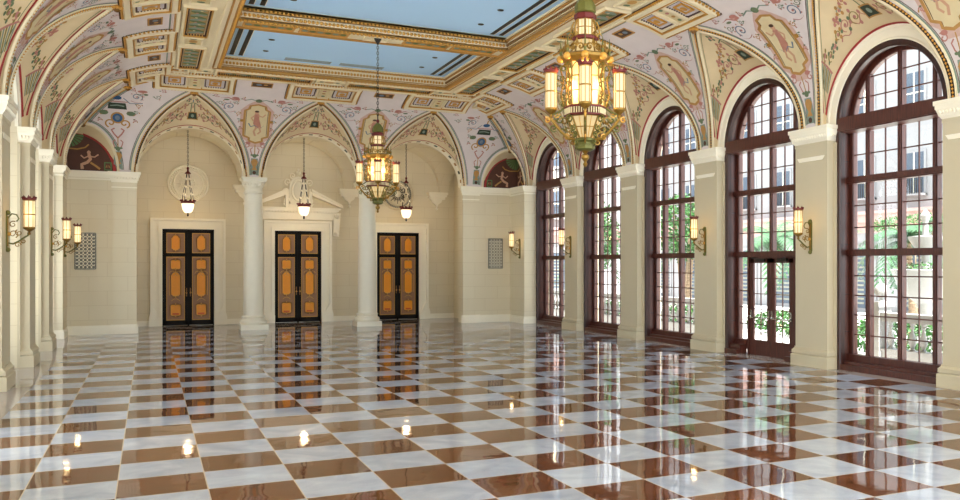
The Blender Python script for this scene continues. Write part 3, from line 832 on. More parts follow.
for x in (SXL+1.25, SXR-1.25):
    for y in (27.2, 28.8, 30.4): 
        if not (x < 5 and y == 27.2): dcopy(x, y)
    for y in (22.6, 24.2): dcopy(x, y)

# ------------------------------------------------------------------ walls
def arch_pts(c, r, z0, n=28, rev=False):
    p = [(c-r*cos(pi*i/n), z0+r*sin(pi*i/n)) for i in range(n+1)]
    return p[::-1] if rev else p
RW = 1.66
def side_wall(side):
    x0, s = (WXR, 1) if side == 'right' else (WXL, -1); TH = .62 if side == 'right' else 1.05
    fn = lambda a, z, d: V((x0+s*d, a, z))
    m = MB()
    for c in BAYS:
        lo = c-PITCH/2; hi = c+PITCH/2
        pts = [(lo, 0), (c-RW, 0)]+arch_pts(c, RW, ZS)+[(c+RW, 0), (hi, 0), (hi, 9.7), (lo, 9.7)]
        m.prism(pts, fn, 0, TH, 'wall')
    m.prism([(Y0, 0), (BAYS[0]-PITCH/2, 0), (BAYS[0]-PITCH/2, 9.7), (Y0, 9.7)], fn, 0, TH, 'wall')
    m.prism([(BAYS[-1]+PITCH/2, 0), (37.2, 0), (37.2, 9.7), (BAYS[-1]+PITCH/2, 9.7)], fn, 0, TH, 'wall')
    # projecting corner block with its cornice
    bx = 14.2 if side == 'right' else -2.6
    xa, xb = sorted((bx, x0)); m.box(xa, xb, 34.78, 36.45, 0, ZS, 'wall')
    for off, z0, z1 in ((.03, 5.52, 5.58), (.05, 5.62, 5.70), (.09, 5.70, 5.78), (.12, 5.78, ZS), (.05, 0, .22), (.025, .22, .30)):
        m.box(xa-off, xb+off, 34.78-off, 36.45, z0, z1, 'trim')
    w = m.build('wall_'+side, smooth=0)
    tag(w, kind='structure', label='long cream plaster wall on the %s with tall arched bays' % side, cat='wall')
    # archivolts
    for c in BAYS:
        m = MB(); fr_ = []
        for i in range(41):
            t = pi*i/40; o = fn(c, ZS, 0); ax = fn(c-cos(t), ZS+sin(t), 0)-o; fr_.append((o, ax, fn(c, ZS, -1)-o))
        m.sweep(fr_, [(RW-.03, -.05), (RW-.03, .02), (RW+.04, .04), (RW+.07, .015), (RW+.24, .015), (RW+.27, .05), (RW+.33, .05), (RW+.33, -.05)], 'trim')
        m.build('archivolt', w)
    return w
wr = side_wall('right'); wl = side_wall('left')

def stack(m, hw, y0, y1, prof, mt):     # rectangular mouldings: (off, z0, z1)
    for off, z0, z1 in prof: m.box(-hw-off, hw+off, y0-off, y1, z0, z1, mt)
def slope(m, hw, y0, y1, off0, off1, z0, z1, mt):
    k = len(m.v)
    for off, z in ((off0, z0), (off1, z1)):
        m.v += [(-hw-off, y1, z), (hw+off, y1, z), (hw+off, y0-off, z), (-hw-off, y0-off, z)]
    for i in range(4): m.face((k+i, k+(i+1) % 4, k+4+(i+1) % 4, k+4+i), mt)
    m.face((k, k+1, k+2, k+3), mt); m.face((k+7, k+6, k+5, k+4), mt)
def make_pilaster(hw=.58, dep=.25):
    e = empty('pilaster'); m = MB(); m.box(-hw, hw, -dep, -.06, .42, 5.42, 'pier')
    m.box(-hw-.10, hw+.10, -.06, 0, 0, 5.45, 'pier')
    P = [(-hw+.16, 5.06), (hw-.16, 5.06), (hw-.08, 5.16), (-hw+.08, 5.16)]; m.prism(P, lambda a, z, d: V((a, -dep-d, z)), 0, .02, 'trim')
    m.build('shaft', e, smooth=0)
    m = MB(); m.box(-hw-.09, hw+.09, -dep-.09, -.001, 0, .27, 'pier'); slope(m, hw, -dep, -.002, .09, .05, .27, .30, 'pier')
    m.box(-hw-.07, hw+.07, -dep-.07, -.003, .31, .39, 'pier'); slope(m, hw, -dep, -.004, .06, .012, .39, .45, 'pier'); m.box(-hw-.02, hw+.02, -dep-.02, -.005, .44, .47, 'pier')
    m.build('base', e, smooth=0)
    m = MB(); m.box(-hw-.012, hw+.012, -dep-.012, -.005, 5.42, 5.50, 'pier'); slope(m, hw, -dep, -.004, .012, .05, 5.50, 5.56, 'trim')
    slope(m, hw, -dep, -.003, .055, .10, 5.56, 5.70, 'trim'); m.box(-hw-.11, hw+.11, -dep-.11, -.002, 5.70, 5.78, 'trim'); m.box(-hw-.135, hw+.135, -dep-.135, -.001, 5.78, ZS, 'trim')
    n = 14
    for i in range(n):
        x = -hw-.05+(2*hw+.1)*(i+.5)/n; m.ball((x, -dep-.08, 5.63), .034, 'trim', 6, 4, 1.3)
    for s in (-1, 1):
        for i in range(3): m.ball((s*(hw+.08), -dep+.03+.07*i, 5.63), .034, 'trim', 6, 4, 1.3)
    m.build('capital', e, smooth=30)
    return e
pil = make_pilaster()
PIL = [BAYS[0]-PITCH/2+PITCH*i for i in range(5)]
desc = ['nearest the camera', 'second from the camera', 'third from the camera', 'fourth from the camera', 'fifth and farthest']
names_r = ['cut by the right edge of the photo', 'between nearest window and glazed doors', 'between glazed doors and middle window', 'beside the middle window, without a sconce', 'between the two farthest windows']
names_l = ['', 'on the left wall, at the left edge of the photo', 'on the left wall, holding the nearest lantern sconce', 'on the left wall, without a lantern sconce', 'on the left wall, holding the middle lantern sconce']
first = True
for i, y in enumerate(PIL):
    if first:
        pil.location = (WXR, y, 0); pil.rotation_euler.z = -pi/2; first = False
        tag(pil, 'cream pilaster on the right wall '+names_r[0], 'pilaster', 'pilasters on the right wall')
    else: place(pil, (WXR, y, 0), -pi/2, label='cream pilaster on the right wall '+names_r[i], group='pilasters on the right wall')
    if i > 0: place(pil, (WXL, y, 0), pi/2, label='cream pilaster '+names_l[i], group='pilasters on the left wall')

# ------------------------------------------------------------------ arcade at the back
m = MB(); fnb = lambda x, z, d: V((x, YB+.02+d, z))
for c in ARC:
    pts = [(c-AP/2, ZS)]+arch_pts(c, 1.84, ZS)+[(c+AP/2, ZS), (c+AP/2, 9.7), (c-AP/2, 9.7)]
    m.prism(pts, fnb, 0, .55, 'wall')
for (xa, xb, xc) in ((-3.4, ARC[0]-1.84, ARC[0]-AP/2), (15.3, ARC[2]+1.84, ARC[2]+AP/2)):
    lo, hi = sorted((xa, xb)); m.box(lo, hi, YB+.02, YB+.57, 0, ZS, 'wall')
    lo, hi = sorted((xa, xc)); m.box(lo, hi, YB+.02, YB+.57, ZS, 9.7, 'wall')
# base mould and cornice of the solid ends
for lo, hi in ((XL, ARC[0]-1.84), (ARC[2]+1.84, 14.2)):
    m.box(lo, hi, YB-.03, YB+.02, 0, .26, 'trim'); m.box(lo, hi, YB-.015, YB+.02, .26, .32, 'trim')
    for off, z0, z1 in ((.03, 5.56, 5.62), (.05, 5.64, 5.70), (.09, 5.70, 5.78), (.12, 5.78, ZS)): m.box(lo, hi, YB-off, YB+.02, z0, z1, 'trim')
wb = tag(m.build('wall_back', smooth=0), kind='structure', label='cream arcaded wall with three round arches on two columns', cat='wall')
for c in ARC:
    m = MB(); fr_ = []
    for i in range(41):
        t = pi*i/40; o = V((c, YB, ZS)); fr_.append((o, V((-cos(t), 0, sin(t))), V((0, -1, 0))))
    m.sweep(fr_, [(1.83, -.57), (1.83, -.02), (1.845, .03), (1.87, .03), (1.88, .01), (1.93, .01), (1.94, .03), (1.97, .03), (1.97, -.03)], ['trim', 'cream', 'cream', 'cream', 'umber', 'cream', 'cream', 'cream'])
    for i in range(60):
        t = pi*(i+.5)/60; d_ = V((-cos(t), 0, sin(t))); q = V((c, YB-.015, ZS))+d_*1.905
        m.bead(q, V((sin(t), 0, cos(t)))*.034, d_*.026, V((0, -.035, 0)), 'gold')
        if i % 4 == 1:
            q = V((c, YB+.14, ZS))+d_*1.828; m.obox(q, V((sin(t), 0, cos(t)))*.07, V((0, .10, 0)), d_*.006, 'gold_paint' if i % 8 == 1 else 'dgreen')
    m.build('archivolt', wb)

def corner_pilaster(x, hw, label):
    e = empty('corner_pilaster', (x, YB+.02, 0), label=label, cat='pilaster'); dep = .08
    m = MB(); m.box(-hw, hw, -dep, 0, .3, 5.5, 'wall'); m.build('shaft', e, smooth=0)
    m = MB(); stack(m, hw, -dep, 0, [(.06, 0, .28), (.04, .28, .34)], 'trim'); m.build('base', e, smooth=0)
    m = MB(); stack(m, hw, -dep, 0, [(.02, 5.3, 5.34), (.03, 5.5, 5.58), (.07, 5.58, 5.70), (.11, 5.70, 5.80), (.14, 5.80, ZS+.01)], 'trim')
    for i in range(8): m.ball((-hw+2*hw*(i+.5)/8, -dep-.06, 5.64), .04, 'trim', 6, 4, 1.2)
    m.build('capital', e, smooth=30)
corner_pilaster(-.80, .39, 'flat cream corner pilaster left of the left arch')
corner_pilaster(12.36, .36, 'flat cream corner pilaster right of the right arch')

def make_column():
    e = empty('column'); m = MB()
    m.box(-.50, .50, -.50, .50, 0, .20, 'column')
    m.lathe([(.46, .20), (.50, .24), (.51, .29), (.49, .34), (.44, .37), (.42, .40), (.41, .44), (.44, .48), (.42, .52), (.37, .54), (.365, .60)], (0, 0, 0), 40, 'column')
    m.build('base', e)
    m = MB(); m.lathe([(.365, .58), (.365, 2.0), (.358, 3.2), (.342, 4.3), (.32, 5.28)], (0, 0, 0), 40, 'column'); m.build('shaft', e)
    m = MB(); m.lathe([(.32, 5.26), (.36, 5.28), (.36, 5.32), (.325, 5.34), (.325, 5.50), (.35, 5.52), (.36, 5.56), (.41, 5.68), (.42, 5.72)], (0, 0, 0), 40, 'column')
    for i in range(20): m.ball((.375*cos(i*pi/10), .375*sin(i*pi/10), 5.62), .042, 'column', 6, 4, 1.3)
    m.box(-.43, .43, -.43, .43, 5.72, 5.79, 'column'); m.box(-.46, .46, -.46, .46, 5.79, ZS+.01, 'column'); m.build('capital', e)
    return e
colp = make_column(); colp.location = (3.61, YB+.2, 0)
tag(colp, 'round cream stone column on the left, between the left and middle doors', 'column', 'columns of the arcade')
place(colp, (7.975, YB+.2, 0), 0, label='round cream stone column on the right, between the middle and right doors', group='columns of the arcade')

# ------------------------------------------------------------------ vestibule behind the arcade
VX0, VX1 = -.76, 12.36
m = MB()
m.box(VX0-1.2, VX1+1.2, YR, YR+.4, 0, 8.6, 'wall')
m.box(VX0-1.2, VX1+1.2, YR-.03, YR, 0, .22, 'trim')
tag(m.build('wall_vestibule', smooth=0), kind='structure', label='cream rear wall of the vestibule holding three doors', cat='wall')
m = MB(); m.box(VX0-.5, VX0, YB+.5, YR, 0, 8.6, 'wall'); tag(m.build('wall_vestibule_left', smooth=0), kind='structure', cat='wall', label='cream end wall of the vestibule, left')
m = MB(); m.box(VX1+.5, VX1+1.0, YB+.5, YR, 0, 8.6, 'wall'); tag(m.build('wall_vestibule_right', smooth=0), kind='structure', cat='wall', label='cream end wall of the vestibule, right')
m = MB(); yc, hy = (YB+.5+YR)/2, (YR-YB-.5)/2-.12
for c in ARC+[ARC[2]+AP]:
    def gv(u, v):
        x = c+(u-.5)*AP*(1 if c < 13 else 1); y = YB+.5+(YR-YB-.5)*v
        za = sqrt(max(0, 1-((x-c)/1.95)**2))*1.98; zb = 1.98*sqrt(max(0, 1-((y-yc)/hy)**2))
        return (x, y, ZS+max(za, zb))
    m.grid(gv, 44, 36, 'wall')
m.build('vestibule_vault', CEIL, smooth=25)
def corbel(x, label):
    e = empty('corbel', (x, YR, 5.2), label=label, cat='corbel', group='corbels on the vestibule wall')
    m = MB(); 
    for off, z0, z1, d in ((.04, .58, .68, .40), (-.0, .48, .58, .34), (-.06, .36, .48, .26)): m.box(-.42-off, .42+off, -d, 0, z0, z1, 'trim')
    m.build('abacus', e, smooth=0)
    m = MB(); P = [(-.26, .36), (.26, .36), (.2, .22), (.07, .14), (0, -.02), (-.07, .14), (-.2, .22)]
    m.prism(P, lambda a, z, d: V((a, -d, z)), 0, .15, 'trim'); m.ball((0, -.08, -.08), .07, 'trim'); m.build('bracket', e)
corbel(3.61, 'cream wall corbel beside the left column capital'); corbel(7.975, 'cream wall corbel right of the middle door pediment'); corbel(12.0, 'cream wall corbel at the right end of the vestibule')

# ------------------------------------------------------------------ vestibule doors
def make_door_leaf(s, par):
    e = empty('leaf'); e.parent = par
    w = .90; x0 = .03 if s > 0 else -.03-w; cx = x0+w/2; y = -.02
    m = MB(); m.box(x0, x0+w, y-.06, y+.02, .02, 3.92, 'door_black')
    for (xa, xb, za, zb) in ((x0, x0+.09, .02, 3.92), (x0+w-.09, x0+w, .02, 3.92), (x0, x0+w, .02, .2), (x0, x0+w, 2.86, 2.97), (x0, x0+w, 3.84, 3.92)): m.box(xa, xb, y-.10, y, za, zb, 'door_black')
    # stone coloured fields with gold beading
    for za, zb in ((.22, 2.84), (2.99, 3.82)):
        m.box(x0+.11, x0+w-.11, y-.075, y-.05, za, zb, 'gold'); m.box(x0+.135, x0+w-.135, y-.085, y-.06, za+.03, zb-.03, 'door_stone')
    o = m.build('door_panel', e, smooth=0)
    def inset(za, zb, hw, mt, arch):
        m = MB(); c = .07
        if arch:
            P = [(-hw, za+.05), (-hw+.05, za+.05), (-hw+.05, za), (hw-.05, za), (hw-.05, za+.05), (hw, za+.05), (hw, zb-.10), (hw-.03, zb-.09), (hw-.06, zb-.03), (.06, zb), (-.06, zb), (-hw+.06, zb-.03), (-hw+.03, zb-.09), (-hw, zb-.10)]
        else:
            P = [(-hw, za+.04), (-hw+.04, za), (-.05, za), (0, za+.03), (.05, za), (hw-.04, za), (hw, za+.04), (hw, zb-.04), (hw-.04, zb), (.05, zb), (0, zb-.03), (-.05, zb), (-hw+.04, zb), (-hw, zb-.04)]
        f = lambda a, z, d: V((cx+a, y-.085-d, z))
        m.prism(P, f, 0, .012, mt)
        m.tube([f(a, z, .014) for a, z in P], .012, 5, 'gold', closed=True)
        m.tube([f(a*1.16, za+(z-za)*1.04-.02*(z < (za+zb)/2), .004) for a, z in P], .011, 4, 'gold_dark', closed=True)
        for zz, sg in ((za, -1), (zb, 1)):
            m.ball(f(0, zz+sg*.03, .01), .035, 'gold', 6, 4)
            for q in (-1, 1): m.tube([f(q*(.02+.09*t), zz+sg*(.03+.045*sin(t*3)), .012) for t in (0, .25, .5, .75, 1)], .013, 4, 'gold_dark')
        m.build('inset', e, smooth=30)
    inset(3.12, 3.70, .15, 'amber', True); inset(2.33, 2.70, .17, 'amber', False)
    inset(1.22, 2.18, .165, 'amber', True); inset(.42, .86, .18, 'amber_red' if False else 'amber', False)
    m = MB()
    for q in (-1, 1):      # gilt scrolls above the long inset
        m.tube([V((cx+q*(.12+.12*cos(t)), y-.095, 2.14+.1*sin(t))) for t in [i*.5 for i in range(10)]], .014, 4, 'gold')
        m.tube([V((cx+q*.235, y-.095, z)) for z in (1.25, 1.7, 2.05)], .012, 4, 'gold')
    m.tube([V((cx+.16*sin(t), y-.095, 1.06+.05*cos(2*t))) for t in [i*.5 for i in range(13)]], .014, 4, 'gold')
    for q in (-1, 1): m.box(cx+q*.06-.06, cx+q*.06+.06, y-.089, y-.084, 2.36, 2.42, 'amber_red'); m.box(cx+q*.06-.06, cx+q*.06+.06, y-.0995, y-.09, .45, .52, 'amber_red')
    m.build('gilt_ornament', e, smooth=30)
    m = MB(); hx = x0+.045 if s > 0 else x0+w-.045; m.ball((hx, y-.13, 1.35), .035, 'gold'); m.box(hx-.02, hx+.02, y-.115, y-.10, 1.2, 1.55, 'gold_dark'); m.build('handle', e)
def make_door(name, cx, label, pediment=False):
    e = empty(name, (cx, YR, 0), kind='structure', label=label, cat='door')
    hw = .97
    m = MB()
    # opening frame with shoulders: stepped architrave
    for (w0, w1, d) in ((hw, hw+.14, .22), (hw+.14, hw+.34, .13), (hw+.34, hw+.44, .26)):
        t0, t1 = 3.98+(w0-hw), 3.98+(w1-hw)
        m.prism([(-w1, 0), (-w1, t1), (w1, t1), (w1, 0), (w0, 0), (w0, t0), (-w0, t0), (-w0, 0)], lambda a, z, dd: V((a, -dd, z)), 0, d, 'trim')
    for s in (-1, 1):     # plinth blocks
        xa, xb = sorted((s*(hw-.0), s*(hw+.50))); m.box(xa, xb, -.30, -.001, .001, .34, 'trim')
        P = [(s*(hw+.14), .34), (s*(hw+.50), .34), (s*(hw+.45), .52), (s*(hw+.44), .7), (s*(hw+.36), .8), (s*(hw+.14), .45)]
        m.prism(P, lambda a, z, d: V((a, -d, z)), 0, .28, 'trim')
    m.build('door_surround', e, smooth=0)
    m = MB(); m.box(-hw+.002, hw-.002, -.02, -.001, 0, 3.97, 'black'); 
    for s in (-1, 1): xa, xb = sorted((s*(hw-.002), s*(hw-.05))); m.box(xa, xb, -.13, -.021, 0, 3.93, 'door_black')
    m.box(-hw+.002, hw-.002, -.131, -.021, 3.93, 3.975, 'door_black'); m.box(-.03, .03, -.13, -.021, 0, 3.93, 'door_black'); m.build('door_frame', e, smooth=0)
    make_door_leaf(-1, e); make_door_leaf(1, e)
    if pediment:
        z0 = 4.50; W_ = 1.75
        m = MB(); f = lambda a, z, d: V((a, -d, z))
        m.box(-1.5, 1.5, -.16, 0, z0-.02, z0+.28, 'trim')
        for off, za, zb in ((.0, .28, .34), (.05, .34, .42), (.12, .42, .50)): m.box(-W_+.1-off, W_-.1+off, -.26-off, 0, z0+za, z0+zb, 'trim')
        for i in range(26): m.cbox((-1.55+3.1*i/25, -.3, z0+.31), .06, .06, .06, 'trim')
        for s in (-1, 1):
            P = [(s*1.85, z0+.50), (s*1.85, z0+.60), (s*.55, z0+1.22), (s*.55, z0+1.02)]
            m.prism(P, f, 0, .5, 'trim')
            P = [(s*1.80, z0+.56), (s*1.80, z0+.64), (s*.50, z0+1.30), (s*.50, z0+1.20)]; m.prism(P, f, 0, .62, 'trim')
            P = [(s*.55, z0+.5), (s*.42, z0+.5), (s*.42, z0+1.25), (s*.55, z0+1.25)]; m.prism(P, f, 0, .40, 'trim')
            # console
            C = [(s*1.48, z0-.7), (s*1.72, z0-.75), (s*1.76, z0-.2), (s*1.80, z0+.3), (s*1.48, z0+.3)]
            m.prism(C, f, 0, .2, 'trim'); m.ball((s*1.6, -.2, z0-.62), .09, 'trim'); m.ball((s*1.62, -.24, z0+.16), .12, 'trim')
            m.box(min(s*1.5, s*1.74), max(s*1.5, s*1.74), -.24, 0, z0-.5, z0+.1, 'trim')
        m.build('pediment', e, smooth=30)
    return e
make_door('door_1', 1.45, 'left double door of amber inset panels in a plain cream surround')
make_door('door_2', 5.785, 'middle double door of amber inset panels under the broken pediment', True)
make_door('door_3', 10.16, 'right double door of amber inset panels in a plain cream surround')

# wall medallions
def medallion(x, z, R, label, dark=False):
    e = empty('wall_medallion', (x, YR, z), label=label, cat='medallion')
    P = lambda a, r, d: V((r*sin(a), -d, r*cos(a)))
    ring_m = 'stone_gray' if dark else 'trim'
    m = MB()
    fr_ = [(V((0, 0, 0)), V((sin(2*pi*i/48), 0, cos(2*pi*i/48))), V((0, -1, 0))) for i in range(49)]
    m.sweep(fr_, [(R, 0), (R, .09), (R-.03, .14), (R-.07, .14), (R-.09, .05), (R-.20, .05), (R-.22, .12), (R-.26, .12), (R-.27, .04), (.001, .04)], 'trim' if not dark else 'wall')
    m.build('disc', e)
    m = MB()
    for i in range(44): m.ball(P(2*pi*i/44, R-.145, .07), .045, ring_m, 6, 4)
    if dark:
        for r in (R-.02, R-.22): m.tube([P(2*pi*i/40, r, .08) for i in range(40)], .012, 4, 'iron', closed=True)
    m.build('beaded_ring', e)
    m = MB()
    for i in range(16):
        a = 2*pi*i/16; r1 = R-.3 if i % 2 == 0 else R-.38
        m.tube([P(a, .15, .08), P(a+.06*(i % 2), r1*.6, .11), P(a, r1, .06)], .034, 5, 'trim' if not dark else 'iron', taper=lambda t: 1-.6*t if not dark else .4)
    m.ball((0, -.06, 0), .16, 'trim', 12, 6)
    for i in range(8):
        a = 2*pi*i/8+.2; m.tube([P(a, .16, .09), P(a+.4, .28, .11), P(a+.9, .26, .08)], .03 if not dark else .014, 5, 'trim' if not dark else 'iron')
    m.build('sun_relief', e)
medallion(1.44, 5.87, .79, 'round cream sunburst plaster medallion above the left door')
medallion(10.16, 5.75, .74, 'round medallion of thin dark scrollwork above the right door', True)
def cartouche():
    e = empty('wall_cartouche', (5.785, YR-.02, 5.05), label='tall cream scrolled shield ornament on the pediment of the middle door', cat='cartouche')
    m = MB(); P = [(-.34, .1), (-.40, .5), (-.36, 1.0), (-.2, 1.25), (0, 1.3), (.2, 1.25), (.36, 1.0), (.40, .5), (.34, .1), (0, 0)]
    f = lambda a, z, d: V((a, -d-.05, z)); m.box(-.42, .42, -.42, 0, -.06, .06, 'trim')
    m.prism(P, f, 0, .16, 'column'); m.build('back_plate', e)
    m = MB(); m.tube([f(.27*sin(t), .68+.44*cos(t), .2) for t in [2*pi*i/28 for i in range(28)]], .045, 6, 'trim', closed=True)
    m.grid(lambda u, v: f(.25*sin(2*pi*u)*v, .68+.42*cos(2*pi*u)*v, .24-.06*v*v), 24, 5, 'column'); m.build('oval_shield', e)
    m = MB()
    for s in (-1, 1):
        for (x, z, r) in ((.46, .25, .15), (.52, .66, .14), (.44, 1.05, .15), (.24, 1.32, .13)):
            m.tube([f(s*(x+r*(1-.8*i/16)*cos(-1.5+i*.5)), z+r*(1-.8*i/16)*sin(-1.5+i*.5), .14+.004*i) for i in range(17)], .036, 5, 'trim', taper=lambda t: 1-.4*t)
        m.tube([f(s*.3, .1, .15), f(s*.55, .0, .2), f(s*.62, .12, .2)], .04, 5, 'trim')
    m.ball((0, -.2, 1.46), .10, 'trim', 8, 6); m.ball((0, -.2, 1.60), .05, 'trim'); m.build('scrolls', e)
cartouche()

# painted lunettes in the two corners
def mural(side):
    which = 1 if side == 'right' else -1; Xc = 14.5 if which > 0 else -2.6
    e = empty('lunette_mural', (Xc, YB, ZS), label='dark brown painted lunette with a green shell in the %s corner' % ('right back' if which > 0 else 'left back'), cat='mural')
    m = MB()
    fb = lambda u, v, off=0: V((-which*u, -.012-off, v)); fs = lambda u, v, off=0: V((-which*(.012+off), -u, v))
    for f, w in ((fb, 1.62), (fs, 1.1)):
        rows = [(1.45*i/16, 0, w*sqrt(1-(i/16)**2)) for i in range(17)]; rows[-1] = (1.45, 0, .02)
        fill(m, f, rows, 'mural', 0)
        ribbon(m, f, [(w*.93*cos(t), 1.36*sin(t)) for t in [pi/2*i/20 for i in range(21)]], .06, 'red', .008)
        for k in range(6):      # shell fan
            a0 = pi/2*k/6; a1 = pi/2*(k+.75)/6
            m.poly([f(.03, 1.3-.02, .01), f(.42*cos(a0)*w/1.3, 1.28-.46*sin(a0), .012), f(.42*cos(a1)*w/1.3, 1.28-.46*sin(a1), .012)], 'shell_green')
        ribbon(m, f, [(.0, .78), (.2*w, .76), (.35*w, .83), (.42*w, .95)], .05, 'gold_paint', .014)
        cx = w*.42
        blob(m, f, cx, .66, .06, .07, 'skin', .016); ribbon(m, f, [(cx, .6), (cx+.05, .42), (cx-.05, .3), (cx-.22, .22), (cx-.2, .06)], .10, 'skin', .014)
        ribbon(m, f, [(cx+.02, .52), (cx+.18, .5), (cx+.3, .6)], .045, 'skin', .015); ribbon(m, f, [(cx-.02, .52), (cx-.15, .45), (cx-.25, .55)], .045, 'skin', .015)
        ribbon(m, f, [(cx+.05, .3), (cx+.2, .2), (cx+.35, .08)], .07, 'ochre', .014)
        x = w*.8; m.poly([f(x-.14, .04, .01), f(x+.1, .04, .01), f(x+.1, .34, .01), f(x-.14, .34, .01)], 'shell_green'); m.poly([f(x-.1, .08, .014), f(x+.06, .08, .014), f(x+.06, .3, .014), f(x-.1, .3, .014)], 'mural')
        ribbon(m, f, [(x-.08+.03*i, .14+.1*(i % 2)) for i in range(5)], .025, 'ochre', .018)
    m.build('painting', e, smooth=0)
mural('right'); mural('left')

# grilles
def grille(x, label):
    w, h = (.64, 1.28)
    e = empty('wall_grille', (x, YB, 2.36), label=label, cat='ventilation grille')
    m = MB(); m.box(-w/2, w/2, -.008, .0, 0, h, 'grille_gray'); m.build('backing', e, smooth=0)
    m = MB()
    for a in (-1, 1): m.box(a*w/2-.02, a*w/2+.02, -.03, 0, 0, h, 'grille_gray')
    for z in (0, h): m.box(-w/2, w/2, -.03, 0, z-.02, z+.02, 'grille_gray')
    m.build('frame', e, smooth=0)
    m = MB(); st = w/5
    for i in range(5):
        for j in range(10):
            cx, cz = -w/2+st*(i+.5), st*(j+.5)
            m.tube([V((cx+.060*cos(t), -.02, cz+.060*sin(t))) for t in [2*pi*k/10 for k in range(10)]], .012, 4, 'trim', closed=True)
            m.obox((cx, -.016, cz), (.064, 0, .064), (0, .006, 0), (-.007, 0, .007), 'grille_gray'); m.obox((cx, -.016, cz), (.064, 0, -.064), (0, .006, 0), (.007, 0, .007), 'grille_gray')
    m.build('lattice', e, smooth=30)
grille(-2.03, 'pierced grey wall grille on the left back corner wall'); grille(13.5, 'pierced grey wall grille on the right back corner wall')

